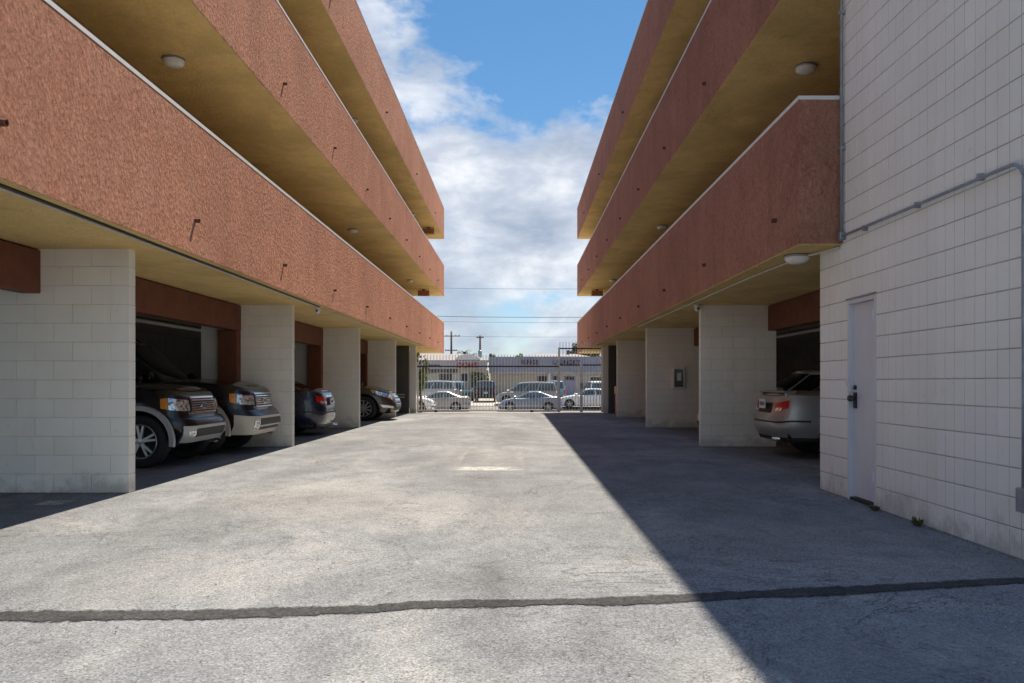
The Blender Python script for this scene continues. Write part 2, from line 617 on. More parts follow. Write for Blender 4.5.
def under(o, root):
    """parent o (built in world coordinates) to an Empty that stands away from the origin"""
    o.parent = root
    o.matrix_parent_inverse = Matrix.Translation(-root.location)
    return o


_blk_cache = {}


def plain_block(l, h, t, mat, scores=0, g=0.014, depth=0.003):
    """one block: length along x, face at y=0, depth along +y; vertical score grooves cut in the face"""
    key = (round(l, 4), round(h, 4), round(t, 4), mat, scores)
    if key in _blk_cache:
        return _blk_cache[key]
    b = 0.0025                                 # eased arris
    xs = [(0, b), (b, 0)]
    for i in range(scores):
        c = l * (i + 1) / (scores + 1)
        xs += [(c - g / 2, 0), (c - g / 4, depth), (c + g / 4, depth), (c + g / 2, 0)]
    xs += [(l - b, 0), (l, b), (l, t), (0, t)]
    n = len(xs)
    m = MB()
    lo = [(x, y, b if y < t else 0) for x, y in xs]
    hi = [(x, y, h - b if y < t else h) for x, y in xs]
    lo2 = [(x, y + b if y < t else y, 0) for x, y in xs]
    hi2 = [(x, y + b if y < t else y, h) for x, y in xs]
    m.v = lo2 + lo + hi + hi2
    for ring in range(3):
        for i in range(n):
            j = (i + 1) % n
            m.f.append((ring * n + i, ring * n + j, ring * n + n + j, ring * n + n + i))
    m.f.append(tuple(range(n - 1, -1, -1)))
    m.f.append(tuple(range(3 * n, 4 * n)))
    me = m.mesh('block', M[mat], weld=True)
    if scores:
        me.materials.append(M['mortar_grey'])
        for pg in me.polygons:
            if pg.normal.y < -0.9 and pg.center.y > depth * 0.8 and pg.center.y < depth * 2:
                pg.material_index = 1
    _blk_cache[key] = me
    return me


def fin_wall(root, s, x_in, x_out, y, pieces):
    """a cross wall of painted blocks, its face towards the camera at y; s = -1 left, +1 right"""
    th = 0.14
    xa, xb = sorted((x_in, x_out))
    core = MB().box(xa + 0.012, xb - 0.012, y + 0.008, y + th - 0.004, 0, SOFFITS[0] - 0.003)
    wall = under(core.build('block_pier', M['mortar_cream']), root)
    joined = MB()
    for r in range(13):
        z = r * COURSE
        off = 0.0 if r % 2 == 0 else -BLK / 2
        # bonds start at the alley end of the pier
        a = off
        L = xb - xa
        while a < L - 0.01:
            l0, l1 = max(a, 0.0), min(a + BLK, L)
            if l1 - l0 > 0.03:
                l = l1 - l0 - 0.005
                if s < 0:
                    x = xb - l1 + 0.0025
                else:
                    x = xa + l0 + 0.0025
                me = plain_block(l, COURSE - 0.005, th, 'cream_block')
                dx = 0.0018 * math.sin(r * 12.9 + a * 37.7)
                zz = z + 0.0025
                if pieces:
                    inst('block', me, wall, (x, y + dx, zz))
                else:
                    joined.add([(v.co.x + x, v.co.y + y + dx, v.co.z + zz) for v in me.vertices], [tuple(p.vertices) for p in me.polygons])
            a += BLK
    if not pieces:
        o = joined.build('blockwork', M['cream_block'], wall)
        o['kind'] = 'stuff'
    return wall


def balcony(root, s, xb, xi, y0, y1, level, closed_near):
    z0 = SOFFITS[level]
    z1 = z0 + PARAPET
    t = 0.16
    xo = xb                                     # outer face
    xt = xb + s * t
    def bx(m, xa, xb_, *r):
        return m.box(min(xa, xb_), max(xa, xb_), *r)
    m = MB()
    bx(m, xo, xt, y0, y1, z0, z1)
    if closed_near:
        bx(m, xt, xi, y0, y0 + t, z0, z1)
    bx(m, xt, xi, y1 - t, y1, z0, z1)
    par = under(m.build('balcony', M['terracotta_stucco']), root)
    par['label'] = ('lowest', 'middle', 'topmost')[level] + ' balcony with terracotta stucco parapet'
    c = MB()
    ov = 0.004
    bx(c, xo - s * ov, xt + s * ov, y0 - ov, y1 + ov, z1 + 0.001, z1 + 0.042)
    if closed_near:
        bx(c, xt + s * ov, xi, y0 - ov, y0 + t + ov, z1 + 0.001, z1 + 0.042)
    bx(c, xt + s * ov, xi, y1 - t - ov, y1 + ov, z1 + 0.001, z1 + 0.042)
    c.build('parapet_cap', M['white_trim'], par)
    sl = MB()
    ya = y0 + (t if closed_near else 0.01) + 0.001
    bx(sl, xo + s * 0.004, xi, y0 + 0.004, y1 - 0.004, z0 - 0.012, z0 - 0.001)
    bx(sl, xt + s * 0.001, xi, ya, y1 - t - 0.001, z0 - 0.0005, z0 + 0.18)
    sl.build('soffit', M['tan_stucco'], par)
    # scuppers
    ys = [5.55 + 3.36 * k for k in range(10)] if level < 2 else [8.9 + 6.45 * k for k in range(5)]
    me = None
    for yy in ys:
        if not (y0 + .4 < yy < y1 - .4):
            continue
        zz = z0 + 0.36
        if me is None:
            q = MB()
            q.tube([(s * 0.02, 0, 0.03), (-s * 0.05, 0, 0.022)], 0.026, 10, cap=False)
            q.tube([(-s * 0.05, 0, 0.022), (s * 0.02, 0, 0.03)], 0.021, 10, cap=False)
            q.lathe([(0.021, 0), (0.026, 0)], 'x', (-s * 0.05, 0, 0.022), 10)
            me = q.mesh('scupper', M['rust_brown'])
        inst('scupper', me, par, (xo, yy, zz))
    return par


def building(name, label, s, x_pier, x_bal, x_beam, piers, y0b, y1, closed_near, pieces, bays, tail, posts):
    root = thing(name, label, 'building', (s * 7.0, 20.0, 0))
    x_pin = x_beam + s * tail
    x_back = s * 9.6
    for i, y in enumerate(piers):
        fin_wall(root, s, x_pin, x_pier, y, i in pieces)
    for lv in range(3):
        balcony(root, s, x_bal, x_beam + s * 0.04, y0b, y1, lv, closed_near)
    # beam above each bay with a post beside the far pier
    for bi, (a, b) in enumerate(bays):
        m = MB()
        m.box(min(x_beam, x_beam + s * 0.22), max(x_beam, x_beam + s * 0.22), a, b, 2.15, 2.612)
        under(m.build('beam', M['brown_paint'], bevel=0.012), root)
        if bi not in posts:
            continue
        m = MB()
        m.box(min(x_beam + s * 0.004, x_beam + s * 0.36), max(x_beam + s * 0.004, x_beam + s * 0.36), b - 0.22, b - 0.006, 0, 2.149)
        under(m.build('post', M['brown_paint'], bevel=0.01), root)
    # carport ceiling, back wall and the storeys above
    m = MB()
    xa, xb = sorted((x_beam + s * 0.23, x_back))
    m.box(xa, xb, y0b, y1 - 0.3, 2.46, 2.60)
    under(m.build('carport_ceiling', M['interior_ceiling']), root)
    m = MB()
    xa, xb = sorted((x_back, x_back + s * 0.2))
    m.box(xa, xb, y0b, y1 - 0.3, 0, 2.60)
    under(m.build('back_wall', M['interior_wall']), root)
    m = MB()
    xa, xb = sorted((x_beam + s * 0.05, x_back + s * 3))
    m.box(xa, xb, y0b + 0.02, y1 - 0.02, 2.63, 10.9)
    upper = under(m.build('upper_wall', M['beige_stucco']), root)
    m = MB()
    m.box(xa - 0.1 if s > 0 else xa, xb if s > 0 else xb + 0.1, y0b - 0.1, y1 + 0.1, 10.905, 11.1)
    m.build('roof', M['roof_gravel'], upper)
    # ceiling pipes in the carport
    for dx, yy0, yy1, zz in ((0.9, y0b + .3, y1 - 1, 2.38), (2.0, y0b + .3, y1 - 1, 2.36)):
        under(MB().tube([(x_beam + s * dx, yy0, zz), (x_beam + s * dx, yy1, zz)], 0.04, 8).build('ceiling_pipe', M['pipe_white'], smooth=True), root)
    return root


PY = [8.47, 14.60, 20.75, 26.90]
left = building('apartment_building', 'long terracotta balconied apartment building on the left with sunlit parapets', -1, -4.19, -3.66, -5.14,
                PY, 3.6, FAR_END, True, {0, 1}, [(3.62, PY[0]), (PY[0] + .2, PY[1]), (PY[1] + .2, PY[2]), (PY[2] + .2, PY[3])], 0.75, {1, 2, 3})
right = building('apartment_building', 'terracotta balconied apartment building on the right in shade with white block wall', 1, 3.39, 2.93, 4.64,
                 PY[1:], 8.20, FAR_END, True, {0}, [(8.82, PY[1]), (PY[1] + .2, PY[2]), (PY[2] + .2, PY[3])], 0.16, set())

# end bays beside the gate
m = MB().box(-4.28, -4.04, 31.05, 31.30, 0, 2.626)
under(m.build('end_post', M['cream_block']), left)
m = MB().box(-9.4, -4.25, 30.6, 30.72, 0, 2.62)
o = under(m.build('panel_and_shade', M['dark_infill']), left)
for zz in (0.62, 0.72):
    MB().tube([(-4.4, 30.50, zz), (-6.2, 30.50, zz)], 0.02, 6).build('pipe_rail', M['pipe_white'], o)
m = MB().box(3.36, 3.56, 31.05, 31.30, 0, 2.626)
under(m.build('end_post', M['cream_block']), right)
m = MB().box(3.50, 9.4, 30.4, 30.55, 0, 2.62)  # added dark sheet standing in for the shade of the open bay
under(m.build('panel_and_shade', M['dark_infill']), right)
for r_, x0, x1 in ((left, -9.7, -4.8), (right, 4.2, 9.7)):
    under(MB().box(x0, x1, 36.9, 37.1, 0, 2.62).build('end_wall', M['beige_stucco']), r_)

# ---- white scored-block wall, right foreground
XW = 3.38
Y_NEAR = 4.3
DOOR_Y0, DOOR_Y1, DOOR_Z = 7.42, 8.05, 2.03
core = MB()
core.box(XW + 0.005, XW + 0.188, Y_NEAR, DOOR_Y0 - 0.0, 0, 11.5)
core.box(XW + 0.005, XW + 0.188, DOOR_Y0, DOOR_Y1, DOOR_Z, 11.5)
core.box(XW + 0.005, XW + 0.188, DOOR_Y1, 8.79, 0, 2.63)
core.box(XW + 0.005, XW + 0.188, DOOR_Y1, 8.185, 2.631, 11.5)
core.box(XW + 0.19, XW + 3.5, Y_NEAR, 7.3, 0, 11.45)
white_wall = under(core.build('block_wall', M['mortar_grey']), right)
white_wall['label'] = 'white painted wall of vertically scored blocks'
rest = MB()
for r in range(57):
    z = r * COURSE
    top_y = 8.80 if r < 13 else 8.19
    yb = 8.80
    while yb > Y_NEAR + 0.1:
        a, b = max(yb - BLK, Y_NEAR), min(yb, top_y)
        spans = [(a, b)]
        if z < DOOR_Z - 0.02:
            spans = []
            if b > DOOR_Y1:
                spans.append((max(a, DOOR_Y1 + 0.0), b))
            if a < DOOR_Y0:
                spans.append((a, min(b, DOOR_Y0)))
        for (p, q) in spans:
            l = q - p
            if l < 0.03:
                continue
            full = abs(l - BLK) < 1e-4
            sc = 2 if full else (1 if l > 0.2 else 0)
            me = plain_block(l - 0.008, COURSE - 0.009, 0.19, 'white_block', sc)
            # local x runs along world y, local y (depth) along world +x
            loc = (XW + 0.0012 * math.sin(r * 7.1 + p * 19.0), q - 0.004, z + 0.0045)
            seen = p > 4.7 and z < CAM_H + 386.0 * (q + 0.3) / FPX
            if seen:
                inst('block', me, white_wall, loc, (0, 0, R(-90)))
            else:
                Mx = Matrix.Translation(loc) @ Matrix.Rotation(R(-90), 4, 'Z')
                rest.add([tuple(Mx @ v.co) for v in me.vertices], [tuple(pg.vertices) for pg in me.polygons])
        yb -= BLK
o = rest.build('blockwork', M['white_block'], white_wall)
o['kind'] = 'stuff'

# ---- utility door
door = under(MB().box(XW + 0.045, XW + 0.085, DOOR_Y0 + 0.035, DOOR_Y1 - 0.035, 0.035, DOOR_Z - 0.045).build('door', M['door_paint'], bevel=0.004), right)
door['label'] = 'pale lilac metal utility door with dark handle'
fr = MB()
fr.box(XW - 0.006, XW + 0.10, DOOR_Y0 + 0.001, DOOR_Y0 + 0.034, 0, DOOR_Z - 0.001)
fr.box(XW - 0.006, XW + 0.10, DOOR_Y1 - 0.034, DOOR_Y1 - 0.001, 0, DOOR_Z - 0.001)
fr.box(XW - 0.006, XW + 0.10, DOOR_Y0 + 0.0345, DOOR_Y1 - 0.0345, DOOR_Z - 0.042, DOOR_Z - 0.001)
fr.build('door_frame', M['door_paint'], door)
MB().box(XW - 0.02, XW + 0.002, DOOR_Y0 - 0.01, DOOR_Y1 + 0.01, DOOR_Z + 0.001, DOOR_Z + 0.014).build('drip_strip', M['grey_metal'], door)
MB().box(XW + 0.005, XW + 0.09, DOOR_Y0 + 0.0345, DOOR_Y1 - 0.0345, 0.001, 0.028).build('threshold', M['dark_metal'], door)
h = MB()
h.box(XW + 0.030, XW + 0.0445, DOOR_Y1 - 0.115, DOOR_Y1 - 0.055, 0.93, 1.09)
h.lathe([(0.0, -0.055), (0.026, -0.055), (0.032, -0.04), (0.028, -0.012), (0.014, -0.008), (0.014, 0.035)], 'x', (XW + 0.02, DOOR_Y1 - 0.085, 1.03), 14)
h.box(XW - 0.032, XW - 0.018, DOOR_Y1 - 0.20, DOOR_Y1 - 0.075, 1.02, 1.04)
h.build('handle', M['dark_metal'], door)
MB().lathe([(0.0, -0.02), (0.022, -0.02), (0.024, 0.0)], 'x', (XW + 0.044, DOOR_Y1 - 0.085, 1.14), 12).build('lock_cylinder', M['dark_metal'], door)
MB().tube([(XW - 0.015, DOOR_Y1 - 0.01, 1.16), (XW - 0.03, DOOR_Y1 - 0.03, 1.24), (XW - 0.012, DOOR_Y1 - 0.09, 1.10)], 0.007, 6).build('latch_bar', M['white_trim'], door)
for zz in (0.25, 1.02, 1.78):
    MB().lathe([(0.0, 0.0), (0.009, 0.0), (0.009, 0.10), (0.0, 0.10)], 'z', (XW - 0.010, DOOR_Y0 + 0.036, zz), 8).build('hinge', M['door_paint'], door)

# ---- conduits and boxes on the white wall
t = thing('conduit', 'grey metal conduit running along white block wall with bend at its near end', 'conduit', (XW - 0.03, 6.7, 0))
def wpart(mb, name, mat, root, **kw):
    return under(mb.build(name, M[mat], **kw), root)
xc = XW - 0.032
bend = [(xc, 5.34 - 0.14 * math.sin(a), 2.665 - 0.14 * (1 - math.cos(a))) for a in [R(d) for d in range(0, 91, 10)]]
wpart(MB().tube([(xc, 8.14, 2.70), (xc, 7.0, 2.685), (xc, 5.5, 2.668)] + bend + [(xc, 5.20, 1.2), (xc, 5.20, 0.49)], 0.013, 10), 'pipe', 'galvanised', t, smooth=True)
for yy in (7.6, 6.6, 5.7):
    wpart(MB().box(xc - 0.018, XW - 0.001, yy - 0.010, yy + 0.010, 2.655, 2.705), 'pipe_strap', 'galvanised', t)
wpart(MB().box(xc - 0.028, XW - 0.001, 5.15, 5.25, 0.33, 0.49), 'outlet_box', 'galvanised', t, bevel=0.006)
t = thing('conduit', 'thin vertical conduit rising beside the near end of the right balconies', 'conduit', (XW - 0.03, 8.13, 0))
wpart(MB().tube([(xc, 8.135, 2.74), (xc, 8.135, 10.5)], 0.016, 10), 'pipe', 'galvanised', t, smooth=True)
wpart(MB().box(xc - 0.035, XW - 0.001, 8.09, 8.18, 2.66, 2.745), 'junction_box', 'grey_metal', t, bevel=0.01)
for zz in (3.6, 5.0, 6.6):
    wpart(MB().box(xc - 0.022, XW - 0.001, 8.105, 8.165, zz, zz + 0.03), 'pipe_strap', 'galvanised', t)

t = thing('conduit', 'thin pale conduit under the lowest right balcony', 'conduit', (3.1, 12, 2.5))
wpart(MB().tube([(3.36, 8.22, 2.60), (3.20, 8.9, 2.605), (3.13, 10.5, 2.607), (3.10, 14.4, 2.607), (3.05, 20.0, 2.607)], 0.014, 8), 'pipe', 'pipe_white', t, smooth=True)
t = thing('cable', 'black cable running along the edge of the lowest left soffit', 'cable', (-3.78, 8, 2.5))
wpart(MB().tube([(-3.74, 3.8, 2.612), (-3.735, 6, 2.614), (-3.74, 9, 2.612), (-3.735, 14.8, 2.614)], 0.012, 6), 'wire', 'cable_black', t, smooth=True)
wpart(MB().tube([(-3.80, 3.8, 2.616), (-3.80, 30, 2.616)], 0.010, 6), 'pale_conduit', 'pipe_white', t, smooth=True)

# ---- ceiling lights
lamp_specs = [
    ((-4.54, 10.37, 5.47), 'round white dome light on middle left soffit nearest the camera'),
    ((-4.60, 21.90, 5.47), 'round white dome light halfway along the middle left soffit'),
    ((-4.50, 32.70, 5.47), 'round white dome light at far end of the middle left soffit'),
    ((-4.45, 21.20, 8.30), 'round white dome light halfway along the topmost left soffit'),
    ((-4.45, 33.00, 8.30), 'round white dome light at far end of the topmost left soffit'),
    ((3.15, 8.87, 2.64), 'round white dome light under the lowest right balcony beside white block wall'),
    ((3.88, 10.60, 5.47), 'round white dome light on middle right soffit nearest the camera'),
    ((3.92, 21.40, 5.47), 'round white dome light halfway along the middle right soffit'),
    ((3.92, 32.50, 5.47), 'round white dome light at far end of the middle right soffit'),
]
base_me = MB().lathe([(0.0, -0.001), (0.145, -0.001), (0.150, -0.02), (0.140, -0.028), (0.0, -0.028)], 'z', (0, 0, 0), 24).mesh('base', M['grey_metal'], True)
dome_me = MB().lathe([(0.136, -0.026), (0.132, -0.05), (0.112, -0.078), (0.075, -0.097), (0.03, -0.105), (0.0, -0.106)], 'z', (0, 0, 0), 24).mesh('diffuser', M['lamp_glass'], True)
for loc, lab in lamp_specs:
    t = thing('ceiling_light', lab, 'light', (loc[0], loc[1], loc[2] - 0.013), 0, 'dome lights under the balconies')
    inst('base', base_me, t)
    inst('diffuser', dome_me, t)
simple('lantern_brown', (0.36, 0.16, 0.075), 0.6)
# brown box lanterns at the street end
for loc, lab in (((-4.32, 36.0, 5.457), 'small brown box lantern under street end of middle left balcony'),
                 ((-4.10, 36.0, 8.287), 'small brown box lantern under street end of topmost left balcony'),
                 ((3.62, 36.0, 5.457), 'small brown box lantern under street end of middle right balcony')):
    t = thing('box_lantern', lab, 'lantern', loc, 0, 'box lanterns at the street end')
    MB().box(-0.26, 0.26, -0.12, 0.12, -0.30, -0.06).build('housing', M['lantern_brown'], t, bevel=0.01)
    MB().tube([(0, 0, -0.07), (0, 0, 0)], 0.06, 8).build('stem', M['dark_metal'], t)
# dome cameras
for loc, lab in (((-3.80, 14.9, 2.626), 'small white security camera under the lowest left balcony'),
                 ((3.30, 14.45, 2.626), 'small white security camera beside the first right pier')):
    t = thing('security_camera', lab, 'camera', loc, 0, 'security cameras')
    MB().lathe([(0.0, 0.0), (0.055, 0.0), (0.06, -0.03), (0.05, -0.05)], 'z', (0, 0, 0), 16).build('mount', M['white_trim'], t, smooth=True)
    MB().lathe([(0.052, -0.048), (0.056, -0.08), (0.045, -0.115), (0.02, -0.13), (0.0, -0.132)], 'z', (0, 0, 0), 16).build('dome', M['white_trim'], t, smooth=True)
    MB().lathe([(0.0, -0.058), (0.02, -0.058), (0.024, -0.03)], 'y', (0, 0, -0.08), 12).build('lens', M['black_plastic'], t, smooth=True)
# fire extinguisher cabinet on the second right pier
t = thing('extinguisher_cabinet', 'white fire extinguisher cabinet with dark glazed front on right pier', 'cabinet', (4.22, PY[2], 1.04))
c = MB()
c.box(-0.15, 0.15, -0.14, -0.002, 0, 0.03)
c.box(-0.15, 0.15, -0.14, -0.002, 0.50, 0.53)
c.box(-0.15, -0.12, -0.14, -0.002, 0.03, 0.50)
c.box(0.12, 0.15, -0.14, -0.002, 0.03, 0.50)
c.box(-0.12, 0.12, -0.02, -0.003, 0.03, 0.50)
c.build('cabinet_box', M['white_trim'], t)
MB().box(-0.12, 0.12, -0.132, -0.126, 0.03, 0.50).build('glass_front', M['cabinet_glass'], t)
MB().box(-0.05, 0.06, -0.139, -0.1325, 0.20, 0.40).build('notice', M['white_trim'], t)
# odds and ends in the last right bay
t = thing('storage_bin', 'red and yellow storage bin in the dark last right bay', 'bin', (3.85, 29.2, 0))
MB().box(-0.22, 0.22, -0.25, 0.25, 0, 0.75).build('bin_body', M['red_paint'], t, bevel=0.03)
MB().box(-0.24, 0.24, -0.27, 0.27, 0.752, 1.05).build('bin_top', M['yellow_paint'], t, bevel=0.03)
MB().box(-0.16, 0.16, -0.16, 0.16, 1.052, 1.40).build('white_box', M['white_trim'], t, bevel=0.02)

# ---- weeds at the wall foot
simple('weed_green', (0.13, 0.12, 0.05), 0.7, var=0.35, scale=30)
for (wx, wy, hgt, lab) in ((XW - 0.05, 7.30, 0.055, 'dry weed at the foot of the lilac door'), (XW - 0.05, 6.52, 0.075, 'green weed at the white wall foot nearer the camera than the door')):
    t = thing('weed', lab, 'weed', (wx, wy, 0), 0, 'weeds at the wall foot')
    rng = random.Random(int(wy * 100))
    lf = MB()
    for i in range(46):
        a = rng.uniform(0, 6.28)
        rr = rng.uniform(0.015, 0.055)
        hh = rng.uniform(0.03, hgt)
        dx, dy = math.cos(a) * rr * 0.6 - 0.02, math.sin(a) * rr * 1.2
        px, py = -dy * 0.12, dx * 0.12
        lf.add([(0.3 * dx - px, 0.3 * dy - py, 0.0), (0.3 * dx + px, 0.3 * dy + py, 0.0), (dx + px * 2, dy + py * 2, hh * 0.7), (dx * 1.3, dy * 1.3, hh), (dx - px * 2, dy - py * 2, hh * 0.7)], [(0, 1, 2, 3, 4)])
    lf.build('leaves', M['weed_green'], t)

# ------------------------------------------------------------------ vehicles
def lerp_pts(pts, x):
    if x <= pts[0][0]:
        return pts[0][1]
    for (a, za), (b, zb) in zip(pts, pts[1:]):
        if x <= b:
            t = (x - a) / (b - a)
            t = t * t * (3 - 2 * t) * 0.5 + t * 0.5
            return za + (zb - za) * t
    return pts[-1][1]


def paint(name, col, metal=0.0, rough=0.28, coat=0.8):
    k = NM(name)
    f = k.noise(3.0, 4, 0.6)
    c = k.ramp(f, [(0.3, tuple(x * 0.93 for x in col)), (0.7, tuple(x * 1.05 for x in col))])
    M[name] = k.done(c, k.ramp(k.noise(7, 5), [(0.3, rough * 0.85), (0.7, rough * 1.3)]), None, metal, None, coat)
    k.b.inputs['Coat Roughness'].default_value = 0.06
    return M[name]


paint('paint_black', (0.006, 0.007, 0.010), 0.0, 0.22, 0.35)
paint('paint_navy', (0.010, 0.016, 0.040), 0.1, 0.25)
paint('paint_silver', (0.50, 0.51, 0.51), 0.45, 0.32)
paint('paint_dull_silver', (0.36, 0.355, 0.345), 0.5, 0.36, 0.4)
paint('paint_bronze', (0.085, 0.070, 0.062), 0.5, 0.30)
paint('paint_white', (0.78, 0.78, 0.77), 0.0, 0.3)
paint('paint_steel', (0.20, 0.25, 0.33), 0.5, 0.3)
paint('paint_champagne', (0.33, 0.31, 0.28), 0.4, 0.32)
paint('paint_teal', (0.13, 0.28, 0.33), 0.3, 0.3)
paint('paint_maroon', (0.07, 0.02, 0.03), 0.2, 0.3)
paint('cladding_tan', (0.56, 0.51, 0.44), 0.2, 0.45, 0.2)
paint('cladding_grey', (0.50, 0.51, 0.53), 0.3, 0.45, 0.2)
simple('car_glass', (0.012, 0.016, 0.018), 0.06, var=0.05, spec=0.6)
simple('car_glass_tint', (0.055, 0.085, 0.095), 0.08, var=0.05, spec=0.7)
simple('tyre_rubber', (0.022, 0.022, 0.023), 0.8, var=0.2)
simple('alloy', (0.60, 0.61, 0.62), 0.3, 0.75, var=0.08)
simple('chrome', (0.72, 0.73, 0.74), 0.14, 1.0, var=0.05)
k = NM('headlamp_clear')
M['headlamp_clear'] = k.done(k.ramp(k.noise(24, 3, 0.5), [(0.36, (0.10, 0.10, 0.11)), (0.46, (0.55, 0.56, 0.57)), (0.58, (0.92, 0.93, 0.93))]), 0.08, None, 0.6, coat=0.6)
simple('lamp_amber', (0.72, 0.26, 0.035), 0.15, var=0.15, scale=40)
simple('lamp_red', (0.50, 0.012, 0.016), 0.13, var=0.2, scale=40)
simple('plate_white', (0.70, 0.70, 0.66), 0.4)
simple('plate_ink', (0.05, 0.07, 0.2), 0.5)
simple('emblem_blue', (0.012, 0.03, 0.14), 0.2)
simple('underbody', (0.010, 0.010, 0.010), 0.9)
simple('mesh_dark', (0.03, 0.03, 0.032), 0.4, 0.4)

SHAPES = dict(
    sedan=dict(L=4.62, W=1.78, zb=0.20, nf=5.5, nr=6.0, H=1.45, wheel_r=0.32, axle=(1.42, -1.32),
               zt=[(-2.31, 0.96), (-2.1, 1.02), (-1.5, 1.00), (-0.6, 0.97), (0.6, 0.93), (1.05, 0.94), (1.7, 0.84), (2.1, 0.74), (2.31, 0.66)],
               front=[(0, -0.05), (0.25, 0.0), (0.5, 0.0), (0.75, -0.06), (1, -0.16)], rear=[(0, -0.08), (0.25, 0.0), (0.5, 0.0), (0.8, -0.05), (1, -0.10)],
               gf=(1.12, 0.18), gr=(-1.95, -1.05), gw=(0.80, 0.58), gnf=5.0, gnr=5.0, crown=0.05, tumble=[(0, -0.05), (0.3, 0.0), (0.7, -0.01), (1, -0.06)]),
    coupe=dict(L=4.55, W=1.78, zb=0.19, nf=5.0, nr=5.5, H=1.42, wheel_r=0.32, axle=(1.40, -1.28),
               zt=[(-2.28, 1.00), (-2.1, 1.05), (-1.5, 1.02), (-0.6, 0.97), (0.6, 0.93), (1.15, 0.93), (1.7, 0.82), (2.1, 0.70), (2.28, 0.60)],
               front=[(0, -0.05), (0.25, 0.0), (0.5, 0.0), (0.75, -0.10), (1, -0.24)], rear=[(0, -0.08), (0.25, 0.0), (0.5, 0.0), (0.8, -0.05), (1, -0.12)],
               gf=(1.35, 0.10), gr=(-2.05, -0.85), gw=(0.80, 0.56), gnf=4.5, gnr=4.5, crown=0.06, tumble=[(0, -0.05), (0.3, 0.0), (0.7, -0.01), (1, -0.06)]),
    suv=dict(L=4.80, W=1.84, zb=0.34, nf=8.5, nr=12.0, H=1.80, wheel_r=0.37, axle=(1.56, -1.33),
             zt=[(-2.4, 1.10), (-1.0, 1.10), (0.6, 1.10), (0.95, 1.14), (1.6, 1.13), (2.1, 1.10), (2.4, 1.04)],
             front=[(0, -0.06), (0.22, 0.03), (0.42, 0.03), (0.50, -0.05), (0.8, -0.08), (0.93, -0.12), (1, -0.2)], rear=[(0, -0.03), (0.25, 0.04), (0.42, 0.04), (0.5, -0.02), (1, -0.04)],
             gf=(1.12, 0.42), gr=(-2.36, -2.15), gw=(0.86, 0.70), gnf=7.0, gnr=10.0, crown=0.05, tumble=[(0, -0.05), (0.3, 0.0), (0.7, 0.0), (1, -0.05)]),
    crossover=dict(L=4.95, W=1.92, zb=0.26, nf=5.0, nr=6.0, H=1.76, wheel_r=0.39, axle=(1.50, -1.45),
                   zt=[(-2.47, 1.08), (-1.0, 1.08), (0.6, 1.06), (1.1, 1.07), (1.7, 1.02), (2.2, 0.90), (2.47, 0.78)],
                   front=[(0, -0.08), (0.25, 0.0), (0.5, 0.0), (0.75, -0.06), (1, -0.20)], rear=[(0, -0.03), (0.25, 0.03), (0.5, 0.0), (1, -0.06)],
                   gf=(1.30, 0.35), gr=(-2.40, -2.0), gw=(0.88, 0.66), gnf=5.0, gnr=6.0, crown=0.06, tumble=[(0, -0.05), (0.3, 0.0), (0.7, 0.0), (1, -0.07)]),
    van=dict(L=4.95, W=1.90, zb=0.22, nf=5.0, nr=10.0, H=1.76, wheel_r=0.34, axle=(1.60, -1.40),
             zt=[(-2.47, 1.00), (-1.0, 1.00), (0.8, 0.98), (1.3, 1.0), (1.9, 0.90), (2.25, 0.78), (2.47, 0.68)],
             front=[(0, -0.06), (0.25, 0.0), (0.5, 0.0), (0.75, -0.08), (1, -0.2)], rear=[(0, -0.03), (0.25, 0.03), (0.5, 0.0), (1, -0.03)],
             gf=(1.75, 0.65), gr=(-2.42, -2.2), gw=(0.89, 0.72), gnf=5.0, gnr=9.0, crown=0.05, tumble=[(0, -0.05), (0.3, 0.0), (0.7, 0.0), (1, -0.04)]),
)


